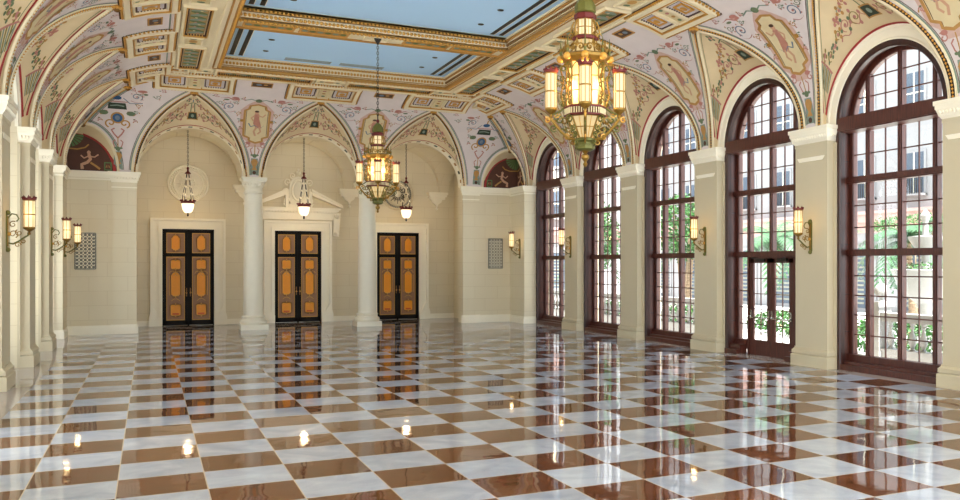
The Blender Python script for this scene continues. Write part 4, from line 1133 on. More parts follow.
# ------------------------------------------------------------------ windows
def arch_frames(r, y, z0=0, n=32):
    fr_ = [(V((0, y, 0)), V((-1, 0, 0)), V((0, -1, 0)))]
    return fr_
def arch_sweep(m, prof, mt, zb=0.0, half=False):     # prof: (radius, y) closed loop; legs down to zb
    sec = []
    n = 36
    secs = []
    if not half: secs.append([(-r, y, zb) for r, y in prof])
    for i in range(n+1):
        t = pi*i/n; secs.append([(-r*cos(t), y, ZS+r*sin(t)) for r, y in prof])
    if not half: secs.append([(r, y, zb) for r, y in prof])
    k = len(m.v); N = len(prof)
    for s_ in secs: m.v += s_
    for i in range(len(secs)-1):
        for j in range(N):
            j2 = (j+1) % N; m.face((k+i*N+j, k+i*N+j2, k+(i+1)*N+j2, k+(i+1)*N+j), mt)
def make_window(name, door=False):
    e = empty(name, kind='structure', cat='window')
    m = MB(); arch_sweep(m, [(1.665, -.03), (1.665, .12), (1.53, .12), (1.53, .0), (1.56, -.03)], 'wood_dark'); m.build('outer_frame', e, smooth=30)
    m = MB(); arch_sweep(m, [(1.66, .12), (1.66, .40), (1.61, .40), (1.61, .12)], 'wood')
    for z in (.9, 1.8, 3.0, 4.0, 5.0):
        for s in (-1, 1): m.box(min(s*1.60, s*1.615), max(s*1.60, s*1.615), .12, .40, z-.012, z+.012, 'wood_dark')
    m.build('reveal', e, smooth=30)
    m = MB(); arch_sweep(m, [(1.62, .34), (1.62, .50), (1.50, .50), (1.48, .46), (1.48, .36), (1.50, .34)], 'wood'); m.build('sash_frame', e, smooth=30)
    def rail(nm, z0, z1, y0, y1, hw=1.62):
        m = MB(); m.box(-hw, hw, y0, y1, z0, z1, 'wood'); m.box(-hw, hw, y0-.02, y0, z0+.03, z1-.03, 'wood'); m.build(nm, e, smooth=0)
    rail('transom', 5.68, 6.03, -.02, .40); rail('transom', 4.46, 4.62, .26, .48); rail('transom', 2.72, 2.88, .26, .48)
    m = MB()
    if not door:
        m.box(-1.62, 1.62, -.02, .30, 0, .13, 'wood'); m.box(-1.62, 1.62, .10, .48, .13, .20, 'wood'); m.box(-1.62, 1.62, .26, .48, .2, .36, 'wood')
    else:
        for s in (-1, 1):
            xa, xb = sorted((s*1.05, s*1.62)); m.box(xa, xb, -.06, .3, 0, .13, 'wood'); m.box(xa, xb, .06, .4, .13, .26, 'wood'); m.box(xa, xb, .26, .48, .26, .40, 'wood')
    m.build('sill', e, smooth=0)
    def mull(x, z0, z1, w=.13):
        m = MB(); m.box(x-w/2, x+w/2, .34, .48, z0, z1, 'wood'); m.box(x-w/2+.025, x+w/2-.025, .31, .34, z0, z1, 'wood'); m.build('mullion', e, smooth=0)
    zt = lambda x: ZS+sqrt(1.5**2-x*x)
    for x in (-1.0, 0, 1.0): 
        mull(x, 6.03, zt(x)); mull(x, 4.62, 5.68); mull(x, 2.88, 4.46)
        if not (door and x == 0): mull(x, 0 if door else .36, 2.72, .13)
    m = MB(); g = MB(); t = .014
    def panes(xa, xb, z0, z1, cols, rows, arc=False):
        for k in range(1, cols):
            x = xa+(xb-xa)*k/cols; m.box(x-t, x+t, .395, .425, z0, zt(x) if arc else z1, 'wood')
        for k in range(1, rows):
            z = z0+(z1-z0)*k/rows
            if arc:
                lim = sqrt(max(0, 1.49**2-(z-ZS)**2)); a, b_ = max(xa, -lim), min(xb, lim)
                if a >= b_: continue
            else: a, b_ = xa, xb
            m.box(a, b_, .395, .425, z-t, z+t, 'wood')
    for xa, xb, c in ((-1.49, -1.065, 1), (-.935, -.065, 2), (.065, .935, 2), (1.065, 1.49, 1)):
        panes(xa, xb, 6.03, 7.41, c, 3, True); panes(xa, xb, 4.62, 5.68, c, 2); panes(xa, xb, 2.88, 4.46, c, 3)
        if door and abs(xa+xb) < 1.1: continue
        panes(xa, xb, .36, 2.72, c, 5)
    m.build('glazing_bars', e, smooth=0)
    zb = .36
    P = ([(-1.49, 2.8), (1.49, 2.8)] if door else [(-1.49, .3), (1.49, .3)])+[(1.49*cos(pi*i/24), ZS+1.49*sin(pi*i/24)) for i in range(25)]
    g.poly([(x, .41, z) for x, z in P], 'glass')
    if door:
        for s in (-1, 1): g.poly([(s*1.06, .41, .35), (s*1.49, .41, .35), (s*1.49, .41, 2.8), (s*1.06, .41, 2.8)], 'glass')
    g.build('pane', e, smooth=0)
    if door:
        for s in (-1, 1):
            m = MB(); x0, x1 = sorted((s*.012, s*.93)); m.box(x0, x1, .33, .38, 0.0, .42, 'wood')
            for a, b_ in ((x0, x0+.16), (x1-.16, x1)): m.box(a, b_, .33, .38, .42, 2.68, 'wood')
            m.box(x0, x1, .33, .38, 2.56, 2.73, 'wood')
            cx = (x0+x1)/2; m.box(cx-.012, cx+.012, .345, .37, .42, 2.56, 'wood')
            for k in range(1, 5): z = .42+2.14*k/5; m.box(x0+.16, x1-.16, .345, .37, z-.012, z+.012, 'wood')
            lf = m.build('door_leaf', e, smooth=0)
            g = MB(); g.poly([(x0+.16, .357, .42), (x1-.16, .357, .42), (x1-.16, .357, 2.56), (x0+.16, .357, 2.56)], 'glass'); g.build('pane', lf, smooth=0)
            m = MB(); m.tube([V((x0+.06, .33, 1.08)), V((x0+.06, .26, 1.06)), V((x0+.12, .24, 1.04)), V((x1-.12, .24, 1.04)), V((x1-.06, .26, 1.06)), V((x1-.06, .33, 1.08))], .022, 6, 'chrome')
            m.box(x0+.03, x0+.09, .30, .33, 1.0, 1.25, 'chrome'); m.box(x1-.09, x1-.03, .30, .33, 1.0, 1.25, 'chrome'); m.build('push_bar', lf)
            m = MB(); m.box(cx-.15, cx+.25, .27, .33, 2.60, 2.68, 'iron'); m.tube([V((cx, .28, 2.66)), V((cx+s*.3, .2, 2.7)), V((cx+s*.1, .32, 2.72))], .012, 4, 'iron'); m.build('door_closer', lf, smooth=0)
    return e
wp = make_window('window_1'); wd = make_window('window_4', True)
wp.location = (WXR, BAYS[4], 0); wp.rotation_euler.z = -pi/2
wlab = {4: 'tall arched mahogany window farthest along the right wall, behind the small sconce', 3: 'tall arched mahogany window, second from the far end, green leaves behind it', 2: 'middle tall arched mahogany window of the right wall', 0: 'nearest and largest tall arched mahogany window at the right'}
tag(wp, wlab[4])
for nm, i in (('window_2', 3), ('window_3', 2), ('window_5', 0)):
    c = place(wp, (WXR, BAYS[i], 0), -pi/2, label=wlab[i]); c.name = nm
wd.location = (WXR, BAYS[1], 0); wd.rotation_euler.z = -pi/2
tag(wd, 'tall arched mahogany window with glazed double doors and push bars')
for k, i in enumerate((1, 2, 3, 4)):
    c = place(wp, (WXL-.52, BAYS[i], 0), pi/2, label='tall arched window seen edge-on on the left wall, %s from the camera' % ('first', 'second', 'third', 'fourth')[k]); c.name = 'window_%d' % (6+k)

# ------------------------------------------------------------------ lantern, sconces, chandeliers
def lantern(par, name, c, r=.092, h=.60, n=8):
    """glazed cylinder lantern with crown; c is the centre of its foot"""
    cx, cy, cz = c
    m = MB(); m.lathe([(.001, -.14), (.02, -.13), (.03, -.10), (.018, -.07), (.045, -.05), (r*.9, -.02), (r*1.1, 0), (r*1.1, .02), (r, .03)], c, 16, 'brass')
    for i in range(n):
        a = 2*pi*i/n; m.cbox((cx+r*1.02*cos(a), cy+r*1.02*sin(a), cz+h/2), .012, .012, h, 'brass')
    for z in (.02, h/2, h): m.lathe([(r*1.08, z-.012), (r*1.12, z), (r*1.08, z+.012)], c, 16, 'brass', cap=False)
    o = m.build(name, par)
    m = MB(); m.lathe([(r*.95, .02), (r*.95, h)], c, 16, 'lampglass', cap=True); m.build('glass_tube', o)
    m = MB(); m.lathe([(r*1.05, h), (r*1.3, h+.02), (r*1.3, h+.05), (r*1.05, h+.05)], c, 16, 'maroon')
    for i in range(n):
        a = 2*pi*i/n; x, y = cx+r*1.2*cos(a), cy+r*1.2*sin(a)
        m.poly([(x-.03*sin(a), y+.03*cos(a), cz+h+.04), (x+.03*sin(a), y-.03*cos(a), cz+h+.04), (x+.12*r*cos(a), y+.12*r*sin(a), cz+h+.11)], 'maroon')
        m.ball((x, y, cz+h+.06), .022, 'maroon', 5, 3)
    m.build('crown', o)
    return o
def curl(fn, x, z, r, a0, turns, n=16, s=1):
    return [fn(x+s*r*(1-.8*i/(n-1))*cos(a0+turns*2*pi*i/(n-1)), z+r*(1-.8*i/(n-1))*sin(a0+turns*2*pi*i/(n-1))) for i in range(n)]
def make_sconce():
    e = empty('wall_sconce')
    m = MB(); m.box(-.045, .045, 0, .025, 0, .72, 'brass_green'); m.box(-.03, .03, .025, .04, .05, .67, 'brass')
    m.ball((0, .03, .74), .05, 'brass_green'); m.ball((0, .03, -.02), .05, 'brass_green'); m.ball((0, .05, .3), .04, 'gold'); m.build('backplate', e)
    f = lambda y, z: V((0, y, z)); m = MB()
    m.tube([f(.03, .12), f(.12, .10), f(.22, .16), f(.32, .24), f(.38, .28), f(.38, .34)], .018, 6, 'brass_green')
    m.tube([f(.03, .62), f(.1, .72), f(.18, .70), f(.22, .62), f(.18, .56)], .014, 6, 'brass_green')
    for x, z, r, a, s in ((.12, .3, .09, -1, 1), (.22, .33, .07, 2, 1), (.12, .5, .07, 1, 1), (.2, .08, .06, 0, 1), (.3, .16, .05, 2.4, 1)): m.tube(curl(f, x, z, r, a, 1.2), .012, 5, 'brass', taper=lambda t: 1-.4*t)
    m.build('scroll_arm', e)
    lantern(e, 'lantern', (0, .40, .42), .10, .58)
    l = bpy.data.lights.new('sconce_bulb', 'POINT'); l.energy = 14; l.color = (1, .86, .66); l.shadow_soft_size = .075
    lo = bpy.data.objects.new('sconce_bulb', l); COL.objects.link(lo); lo.parent = e; lo.location = (0, .40, .72)
    return e
sc0 = make_sconce()
SR = [(XR, PIL[1], 'right wall lantern sconce between the nearest window and the glazed doors'), (XR, PIL[2], 'right wall lantern sconce between the glazed doors and the middle window'),
      (XR, PIL[4], 'right wall lantern sconce between the two farthest windows'), (14.2, 35.25, 'smallest right wall lantern sconce, on the corner beside the grille')]
SL = [(XL, PIL[2], 'nearest and largest brass lantern sconce on the left wall'), (XL, PIL[4], 'middle brass lantern sconce on the left wall'), (XL, 35.3, 'farthest brass lantern sconce on the left wall, before the grille')]
for i, (x, y, lb) in enumerate(SR):
    if i == 0: sc0.location = (x, y, 2.84); sc0.rotation_euler.z = pi/2; tag(sc0, lb, 'sconce', 'lantern sconces on the right wall')
    else: place(sc0, (x, y, 2.84), pi/2, label=lb, group='lantern sconces on the right wall')
for x, y, lb in SL: place(sc0, (x, y, 2.84), -pi/2, label=lb, group='lantern sconces on the left wall')

def chain(m, x, y, z0, z1, mt, L=.10):
    n = int((z1-z0)/(L*.8)); st = (z1-z0)/n
    for i in range(n):
        c = z0+st*(i+.5); q = i % 2
        m.tube([V((x+(.028*cos(t) if q else 0), y+(0 if q else .028*cos(t)), c+L/2*sin(t))) for t in [2*pi*k/8 for k in range(8)]], .009, 4, mt, closed=True)
def make_chandelier():
    e = empty('chandelier'); N = 8
    Pn = lambda i, r, z: V((r*cos(2*pi*i/N), r*sin(2*pi*i/N), z))
    # z measured from the tip
    m = MB(); m.lathe([(.001, 0), (.025, .02), (.035, .05), (.02, .08), (.03, .10), (.06, .14), (.06, .18), (.025, .21), (.05, .24), (.10, .27)], (0, 0, 0), 16, 'brass', cap=False); m.build('finial', e)
    m = MB(); m.lathe([(.10, .25), (.15, .28), (.15, .32), (.12, .33), (.12, .38), (.16, .40), (.16, .43), (.11, .45)], (0, 0, 0), 8, 'brass_green'); m.build('bottom_collar', e)
    def glazed(name, r0, z0, r1, z1, rows, gm, fw=.016):
        m = MB(); m.lathe([(r0, z0), (r1, z1)], (0, 0, 0), N, gm, cap=False); g = m.build(name, e, smooth=0)
        m = MB()
        for i in range(N):
            m.tube([Pn(i, r0+.005, z0), Pn(i, r1+.005, z1)], fw, 5, 'brass')
            a, b_ = (Pn(i, r0, z0)+Pn(i+1, r0, z0))/2, (Pn(i, r1, z1)+Pn(i+1, r1, z1))/2; m.tube([a*1.0, b_*1.0], fw*.5, 4, 'gold')
        for k in range(rows+1):
            t = k/rows; r = r0+(r1-r0)*t+.004; z = z0+(z1-z0)*t; m.tube([Pn(i, r, z) for i in range(N)], fw*.6, 4, 'brass', closed=True)
        m.build('glazing_frame', g)
    glazed('lower_glass', .115, .44, .27, .76, 2, 'lampglass_soft')
    m = MB(); m.lathe([(.29, .76), (.33, .77), (.33, .79), (.30, .80)], (0, 0, 0), N, 'maroon'); m.lathe([(.30, .885), (.33, .89), (.33, .915), (.30, .92)], (0, 0, 0), N, 'maroon'); m.lathe([(.285, .79), (.285, .89)], (0, 0, 0), N, 'maroon', cap=False)
    for i in range(N):
        for k in range(6):
            t = (k+.5)/6; q = Pn(i, .315, 0).lerp(Pn(i+1, .315, 0), t); m.cbox((q.x, q.y, .84), .018, .018, .09, 'parch')
    m.build('gallery_rail', e, smooth=0)
    glazed('glass_body', .28, .92, .28, 1.58, 3, 'lampglass_soft')
    m = MB()      # pointed arch tracery at the head of each pane
    for i in range(N):
        a, b_ = Pn(i, .295, 1.46), Pn(i+1, .295, 1.46); c = (a+b_)/2; c.z = 1.58
        m.tube([a, a.lerp(c, .5)+V((0, 0, .02)), c], .013, 4, 'brass_green'); m.tube([b_, b_.lerp(c, .5)+V((0, 0, .02)), c], .013, 4, 'brass_green')
    m.lathe([(.29, 1.57), (.34, 1.60), (.39, 1.64), (.40, 1.68), (.37, 1.70), (.30, 1.72)], (0, 0, 0), N, 'brass'); m.build('cornice_ring', e, smooth=0)
    m = MB()
    for i in range(N):
        p = Pn(i, .38, 1.64); m.ball(p, .06, 'gold', 8, 6); m.tube([Pn(i, .37, 1.68), Pn(i, .37, 1.76)], .022, 5, 'brass_green'); m.tube([Pn(i, .37, 1.76), Pn(i, .37, 1.96)], .02, 5, 'brass_green', taper=lambda t: 1-.9*t); m.ball(Pn(i, .37, 1.78), .03, 'brass', 6, 4)
        a, b_ = Pn(i, .35, 1.70), Pn(i+1, .35, 1.70); c = (a+b_)/2
        d = (b_-a).normalized(); f = lambda x, z: c+d*x+V((0, 0, z))-c.normalized()*z*.35*0
        m.tube(curl(f, -.06, .07, .06, 0, 1.2), .014, 4, 'brass'); m.tube(curl(f, .06, .07, .06, 0, 1.2, s=-1), .014, 4, 'brass'); m.tube([f(-.03, .1), f(0, .2), f(.03, .1)], .012, 4, 'brass')
    m.build('crest', e)
    glazed('upper_lower_glass', .21, 1.70, .16, 1.93, 1, 'lampglass_soft', .014)
    m = MB(); m.lathe([(.15, 1.92), (.20, 1.94), (.20, 1.98), (.15, 2.0)], (0, 0, 0), N, 'maroon'); m.build('upper_rail', e, smooth=0)
    glazed('upper_glass', .14, 2.0, .14, 2.24, 2, 'lampglass', .013)
    m = MB(); m.lathe([(.15, 2.24), (.17, 2.26), (.17, 2.32), (.15, 2.34)], (0, 0, 0), N, 'maroon'); m.lathe([(.14, 2.34), (.165, 2.36), (.16, 2.40), (.16, 2.46), (.12, 2.54), (.06, 2.60), (.03, 2.63)], (0, 0, 0), N, 'brass_green')
    m.lathe([(.03, 2.62), (.045, 2.66), (.045, 2.70), (.02, 2.73)], (0, 0, 0), 10, 'maroon'); m.build('dome', e, smooth=30)
    m = MB()
    for i in range(N):
        d = Pn(i, 1, 0); f = lambda x, z: d*x+V((0, 0, z))
        m.tube([f(.17, 1.98), f(.22, 2.05), f(.20, 2.15), f(.17, 2.22)], .016, 5, 'brass'); m.tube(curl(f, .2, 2.0, .05, 0, 1.1, 10), .012, 4, 'brass')
        # scroll tracery running down the corners of the body
        for k, z in enumerate((1.5, 1.36, 1.22, 1.08, .96)): m.tube(curl(f, .34, z, .055, (k % 2)*pi, 1.2, 12), .013, 4, 'brass_green')
        m.tube([f(.30, 1.58), f(.38, 1.5), f(.33, 1.3), f(.37, 1.1), f(.32, .92)], .014, 5, 'brass')
        for x, z, r, a in ((.30, .70, .07, 0), (.24, .58, .06, 2), (.19, .48, .05, 1), (.16, .38, .04, 3)): m.tube(curl(f, x+.03, z, r, a, 1.2, 12), .014, 4, 'brass_green' if i % 2 else 'brass')
    m.build('filigree', e)
    for k in range(4):
        d = V((cos(pi/2*k), sin(pi/2*k), 0)); f = lambda x, z: d*x+V((0, 0, z))
        m = MB(); m.tube([f(.14, .42), f(.26, .44), f(.38, .56), f(.46, .66), f(.52, .74), f(.52, .82)], .024, 6, 'brass')
        m.tube([f(.30, .92), f(.40, .84), f(.50, .80)], .018, 5, 'brass_green'); m.tube([f(.3, 1.35), f(.42, 1.4), f(.44, 1.3), f(.42, 1.22)], .012, 4, 'brass_green')
        for x, z, r, a in ((.40, .72, .08, 0), (.34, .56, .07, 2), (.48, .60, .06, 4), (.58, .72, .05, 1), (.28, .46, .05, 1), (.44, .80, .05, 3)): m.tube(curl(f, x, z, r, a, 1.25, 14), .014, 4, 'brass_green' if r > .055 else 'gold')
        m.build('scroll_bracket', e)
        q = f(.52, .87); lantern(e, 'side_lantern', (q.x, q.y, q.z), .085, .56)
    l = bpy.data.lights.new('chandelier_bulb', 'POINT'); l.energy = 380; l.color = (1, .95, .88); l.shadow_soft_size = .10
    lo = bpy.data.objects.new('chandelier_bulb', l); COL.objects.link(lo); lo.parent = e; lo.location = (0, 0, 1.25)
    m = MB(); m.tube([V((.07*cos(t), 0, 2.79+.07*sin(t))) for t in [2*pi*i/14 for i in range(14)]], .016, 6, 'iron', closed=True); m.build('hanging_ring', e)
    m = MB(); chain(m, 0, 0, 2.84, ZC-4.02-.14, 'iron'); m.build('chain', e)
    m = MB(); m.lathe([(.02, ZC-4.02-.18), (.05, ZC-4.02-.12), (.10, ZC-4.02-.03), (.11, ZC-4.02)], (0, 0, 0), 14, 'iron'); m.build('canopy', e)
    return e
ch = make_chandelier(); ch.location = (5.92, 12.05, 4.0); ch.rotation_euler.z = atan2(-12.05, -5.92)
tag(ch, 'big gilded lantern chandelier hanging nearest, cut by the top of the photo', 'chandelier', 'gilded lantern chandeliers')
c2 = place(ch, (5.93, 25.78, 4.02), atan2(-25.8, -5.9), label='smaller looking gilded lantern chandelier farther back on its full chain', group='gilded lantern chandeliers')

def make_pendant(ztop):
    e = empty('pendant_lantern')
    m = MB(); m.lathe([(.001, 0), (.03, .03), (.04, .07), (.02, .10), (.04, .13), (.10, .16)], (0, 0, 0), 14, 'iron', cap=False); m.build('finial', e)
    m = MB(); m.lathe([(.08, .14), (.15, .20), (.20, .32), (.22, .44), (.23, .54)], (0, 0, 0), 20, 'pendantglass', cap=False)
    m.build('glass_bowl', e)
    m = MB(); m.lathe([(.235, .52), (.26, .54), (.26, .60), (.24, .62)], (0, 0, 0), 20, 'maroon', cap=False)
    for i in range(10): a = 2*pi*i/10; m.ball((.26*cos(a), .26*sin(a), .64), .04, 'maroon', 6, 4); 
    m.build('crown_ring', e)
    m = MB()
    for i in range(4):
        a = 2*pi*i/4+.5; P = [V((r*cos(a), r*sin(a), z)) for r, z in ((.24, .62), (.20, .9), (.13, 1.2), (.08, 1.5), (.05, 1.72))]
        m.tube(P, .012, 5, 'iron')
        for p in P[1:4]: m.ball(p, .03, 'trim', 6, 5, 1.6)
    m.build('suspension_chain', e)
    m = MB(); m.lathe([(.12, 1.70), (.10, 1.74), (.04, 1.80), (.03, 1.86), (.05, 1.92), (.02, 1.98)], (0, 0, 0), 12, 'maroon'); m.build('cap', e)
    m = MB(); chain(m, 0, 0, 1.96, ztop, 'iron'); m.build('chain', e)
    l = bpy.data.lights.new('pendant_bulb', 'POINT'); l.energy = 50; l.color = (1, .88, .70); l.shadow_soft_size = .13
    lo = bpy.data.objects.new('pendant_bulb', l); COL.objects.link(lo); lo.parent = e; lo.location = (0, 0, .36)
    return e
pn = make_pendant(ZS+1.98-4.42); pn.location = (1.37, 38.6, 4.42); tag(pn, 'glass bowl pendant lantern hanging before the left round medallion', 'pendant lamp', 'pendant lanterns under the arches')
place(pn, (5.79, 38.6, 4.42), 0, label='glass bowl pendant lantern hanging before the middle shield ornament', group='pendant lanterns under the arches')
place(pn, (10.13, 38.6, 4.42), 0, label='glass bowl pendant lantern hanging before the right scrollwork medallion', group='pendant lanterns under the arches')

# ------------------------------------------------------------------ courtyard outside the right windows
m = MB(); m.poly([(15.37, 2, -.02), (60, 2, -.02), (60, 80, -.02), (15.37, 80, -.02)], 'paving'); m.poly([(-30, 2, -.02), (-3.47, 2, -.02), (-3.47, 80, -.02), (-30, 80, -.02)], 'paving')
tag(m.build('ground', smooth=0), kind='structure', label='pale paving outside the windows', cat='ground')
def building(name, org, ex, ey, length, label):
    """facade in plane through org along ex, outward normal ey towards the hall"""
    e = empty(name, org, label=label, cat='building'); ex = V(ex); ey = V(ey)
    f = lambda a, z, d: ex*a+ey*d+V((0, 0, z))
    m = MB(); P = [(0, 0), (length, 0), (length, 19), (0, 19)]; m.prism(P, f, -6, 0, 'stucco'); m.build('wall', e, smooth=0)
    m = MB(); bx = lambda a0, a1, z0, z1, d0, d1, mt: m.prism([(a0, z0), (a1, z0), (a1, z1), (a0, z1)], f, d0, d1, mt)
    bx(0, length, 4.75, 5.15, 0, .5, 'stucco_pink'); bx(0, length, 5.15, 5.3, 0, .7, 'stucco_pink'); bx(0, length, 4.2, 4.75, 0, .06, 'stucco_pink'); m.build('string_course', e, smooth=0)
    n = int(length/3.4)
    for i in range(n):
        a = 1.7+3.4*i
        for z0, h in ((6.1, 2.0), (10.0, 2.1), (13.9, 2.0)):
            m = MB(); bx(a-.75, a+.75, z0-.1, z0+h+.1, 0, .05, 'stucco'); bx(a-.6, a+.6, z0, z0+h, 0, .06, 'shutter'); bx(a-.03, a+.03, z0, z0+h, .06, .09, 'trim'); bx(a-.6, a+.6, z0+h*.5, z0+h*.5+.05, .06, .09, 'trim'); bx(a-.8, a+.8, z0-.2, z0-.08, 0, .15, 'stucco')
            if z0 < 7:
                for k in range(11): bx(a-.75+.15*k, a-.72+.15*k, z0-.1, z0+.75, .35, .38, 'iron')
                bx(a-.8, a+.8, z0+.73, z0+.78, .33, .39, 'iron'); bx(a-.8, a+.8, z0-.16, z0-.08, 0, .42, 'stucco')
            m.build('window', e, smooth=0)
        m = MB(); bx(a-.7, a+.7, .2, 3.4, 0, .04, 'shutter'); bx(a-.85, a-.7, 0, 3.55, 0, .1, 'stucco'); bx(a+.7, a+.85, 0, 3.55, 0, .1, 'stucco'); bx(a-.85, a+.85, 3.4, 3.6, 0, .1, 'stucco')
        for k in range(12): bx(a-.62, a-.06, .4+.24*k, .5+.24*k, .04, .07, 'grille_gray'); bx(a+.06, a+.62, .4+.24*k, .5+.24*k, .04, .07, 'grille_gray')
        m.build('shuttered_door', e, smooth=0)
    return e
building('courtyard_building', (34, 20, 0), (0, 1, 0), (-1, 0, 0), 40, 'white stucco building with dark windows across the courtyard')
building('courtyard_wing', (15.6, 61, 0), (1, 0, 0), (0, -1, 0), 17.5, 'white stucco wing closing the far end of the courtyard')

def baluster_profile(): return [(.075, 0), (.075, .04), (.05, .06), (.055, .10), (.095, .18), (.10, .26), (.075, .36), (.04, .48), (.035, .54), (.06, .57), (.06, .60), (.04, .62), (.07, .66), (.07, .70)]
def balustrade(y0, y1, x, label, ball_end=None):
    e = empty('balustrade', (x, y0, 0), label=label, cat='balustrade', group='balustrades outside the windows'); L = y1-y0
    m = MB(); m.box(-.16, .16, 0, L, 0, .34, 'baluster'); m.box(-.19, .19, 0, L, .30, .36, 'baluster'); m.build('plinth', e, smooth=0)
    m = MB(); m.box(-.15, .15, 0, L, 1.06, 1.16, 'baluster'); m.box(-.19, .19, 0, L, 1.16, 1.28, 'baluster'); m.build('rail', e, smooth=0)
    n = int(L/.36)
    me = None
    for i in range(n):
        if me is None:
            m = MB(); m.lathe(baluster_profile(), (0, 0, 0), 12, 'baluster'); o = m.build('baluster', e, (0, .2, .36)); me = o
        else:
            o = me.copy(); COL.objects.link(o); o.location = (0, .2+i*(L-.4)/(n-1), .36)
    for yy in (-.25, L):
        m = MB(); m.box(-.22, .22, yy, yy+.25, 0, 1.5, 'baluster'); m.box(-.27, .27, yy-.05, yy+.3, 1.42, 1.56, 'baluster'); m.box(-.25, .25, yy-.03, yy+.28, 0, .3, 'baluster')
        m.lathe([(.12, 1.56), (.06, 1.62), (.06, 1.66)], (0, yy+.12, 0), 12, 'baluster'); m.ball((0, yy+.12, 1.84), .19, 'baluster', 20, 12); m.build('pier', e)
balustrade(13.6, 16.85, 16.9, 'white stone balustrade with ball finial outside the nearest window')
balustrade(25.2, 29.6, 17.6, 'white stone balustrade outside the middle window')
balustrade(31.0, 35.2, 17.6, 'white stone balustrade outside the second farthest window')
balustrade(36.0, 41, 17.6, 'white stone balustrade outside the farthest window')

def fountain():
    e = empty('stone_fountain', (20.9, 19.2, 0), label='tiered cream stone fountain bowl with green planting, outside the nearest window', cat='fountain')
    m = MB(); m.lathe([(.45, 0), (.45, .2), (.3, .3), (.2, .7), (.18, 1.1), (.3, 1.4)], (0, 0, 0), 24, 'baluster'); m.build('pedestal', e)
    m = MB(); m.lathe([(.28, 1.35), (.6, 1.6), (.85, 2.0), (.98, 2.28), (1.02, 2.36), (.95, 2.38), (.85, 2.25)], (0, 0, 0), 32, 'baluster'); m.build('bowl', e)
    m = MB(); m.lathe([(.14, 2.2), (.12, 2.8), (.3, 3.0), (.5, 3.3), (.52, 3.36), (.1, 3.4), (.08, 3.8), (.16, 4.0), (.02, 4.2)], (0, 0, 0), 24, 'baluster'); m.build('upper_tier', e)
    m = MB(); leaves(m, (0, 0, 2.42), (.98, .98, .14), 500, .07, 'leaf'); m.build('planting', e)
def leaves(m, c, R, n, sz, mt):
    for i in range(n):
        u = V((random.gauss(0, 1), random.gauss(0, 1), random.gauss(0, 1))).normalized()*random.uniform(.6, 1)
        p = V((c[0]+u.x*R[0], c[1]+u.y*R[1], c[2]+u.z*R[2])); a = V((random.gauss(0, 1), random.gauss(0, 1), random.gauss(0, .6))).normalized()
        b_ = a.cross(V((random.gauss(0, 1), random.gauss(0, 1), random.gauss(0, 1)))).normalized()
        m.poly([p, p+a*sz*.6+b_*sz*.35, p+a*sz*1.4, p+a*sz*.6-b_*sz*.35], mt)
fountain()
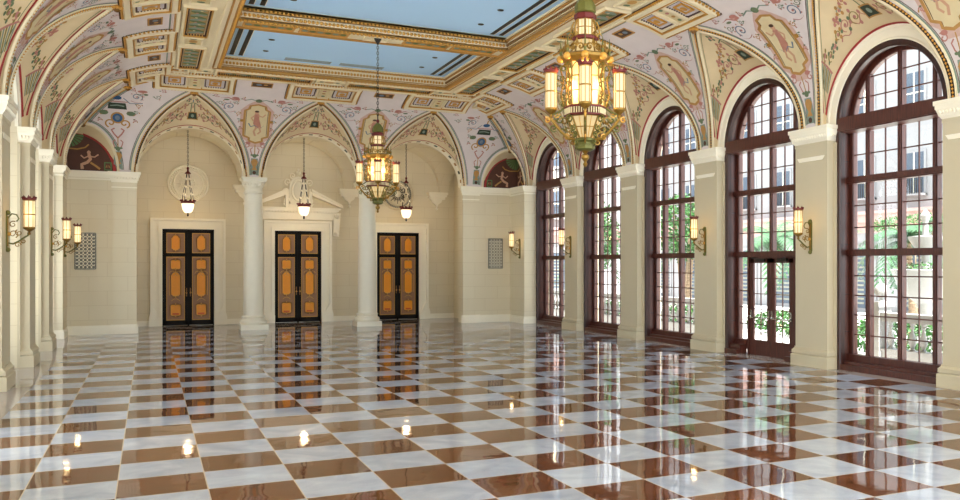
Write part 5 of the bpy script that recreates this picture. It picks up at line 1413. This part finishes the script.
def make_palm(nf=16, L=2.2, hz=3.4):
    e = empty('palm_tree'); m = MB()
    m.tube([V((.12*sin(i*.5), 0, hz*i/10)) for i in range(11)], .13, 10, 'trunk', taper=lambda t: 1.2-.4*t)
    for i in range(22): m.lathe([(.15, 0), (.17, .03), (.14, .06)], (.12*sin(i*.25), 0, hz*i/22), 10, 'trunk', cap=False)
    m.build('trunk', e); top = V((.12*sin(5), 0, hz))
    for k in range(nf):
        a = 2*pi*k/nf+random.uniform(-.2, .2); el = random.uniform(.1, 1.2); d = V((cos(a), sin(a), 0)); m = MB(); pts = []
        for i in range(15):
            t = i/14; pts.append(top+d*(L*t*cos(el*(1-t*.5)))+V((0, 0, L*(sin(el)*t-(.55+.5*(1.2-el))*t*t))))
        m.tube(pts, .018, 4, 'palm', taper=lambda t: 1-.7*t)
        sd = V((-sin(a), cos(a), 0))
        for i in range(1, 15):
            t = i/14; p = pts[i]; T = (pts[i]-pts[i-1]).normalized(); l = .62*(sin(pi*min(1, t*.9+.1))**.6)+.08
            for q in range(2):
                pp = p-T*q*.08
                for s in (-1, 1):
                    v = (sd*s*.8+T*.6+V((0, 0, -.35))).normalized()*l; w_ = T*.03
                    m.poly([pp-w_, pp+v*.5-w_+V((0, 0, .02)), pp+v, pp+v*.5+w_, pp+w_], 'palm')
        m.build('frond', e, smooth=0)
    return e
pa = make_palm(); pa.location = (24.5, 23.2, 0); tag(pa, 'palm with feathery fronds seen through the nearest window', 'palm', 'palms in the courtyard')
for (x, y, s, lb) in ((21.8, 27.6, 1.0, 'palm seen through the glazed door window, left half'), (28.6, 33.0, 1.1, 'palm seen through the glazed door window, farther right'), (24.0, 37.0, 1.1, 'palm seen through the middle window'), (23.5, 46.5, 1.1, 'palm seen through the second farthest window')):
    c = place(pa, (x, y, 0), random.uniform(0, 6), label=lb, group='palms in the courtyard'); c.scale = (s, s, s)
def shrub(x, y, R, z, n, label, h=None):
    e = empty('shrub', (x, y, 0), label=label, cat='shrub', group='courtyard shrubs'); m = MB()
    for i in range(4): m.tube([V((0, 0, 0)), V((R[0]*.3*cos(i*1.7), R[1]*.3*sin(i*1.7), z)), V((R[0]*.5*cos(i*1.7), R[1]*.5*sin(i*1.7), z+R[2]*.5))], .04, 5, 'trunk', taper=lambda t: 1-.7*t)
    m.build('stems', e); m = MB(); leaves(m, (0, 0, z), R, n, .16 if R[2] > .6 else .10, 'leaf'); m.build('foliage', e, smooth=0)
shrub(18.3, 17.6, (.7, 3.6, .5), .5, 3400, 'low green hedge behind the balustrade outside the nearest window')
shrub(20.2, 24.6, (.8, 2.6, .45), .45, 2200, 'low green hedge outside the glazed double doors')
shrub(21.5, 33.8, (1.3, 1.6, 1.6), 4.2, 1800, 'bushy green tree outside the middle window')
shrub(20.0, 39.8, (1.2, 1.8, 1.9), 4.0, 2200, 'bright green tree outside the second farthest window')
shrub(18.9, 29.6, (.6, 1.7, .5), .5, 1500, 'low green hedge outside the middle window')
shrub(18.9, 34.6, (.6, 2.6, .5), .5, 1800, 'low green hedge outside the second farthest window')
shrub(31.6, 29.5, (1.5, 3.0, .5), 4.4, 1800, 'climbing greenery beneath the balconies')
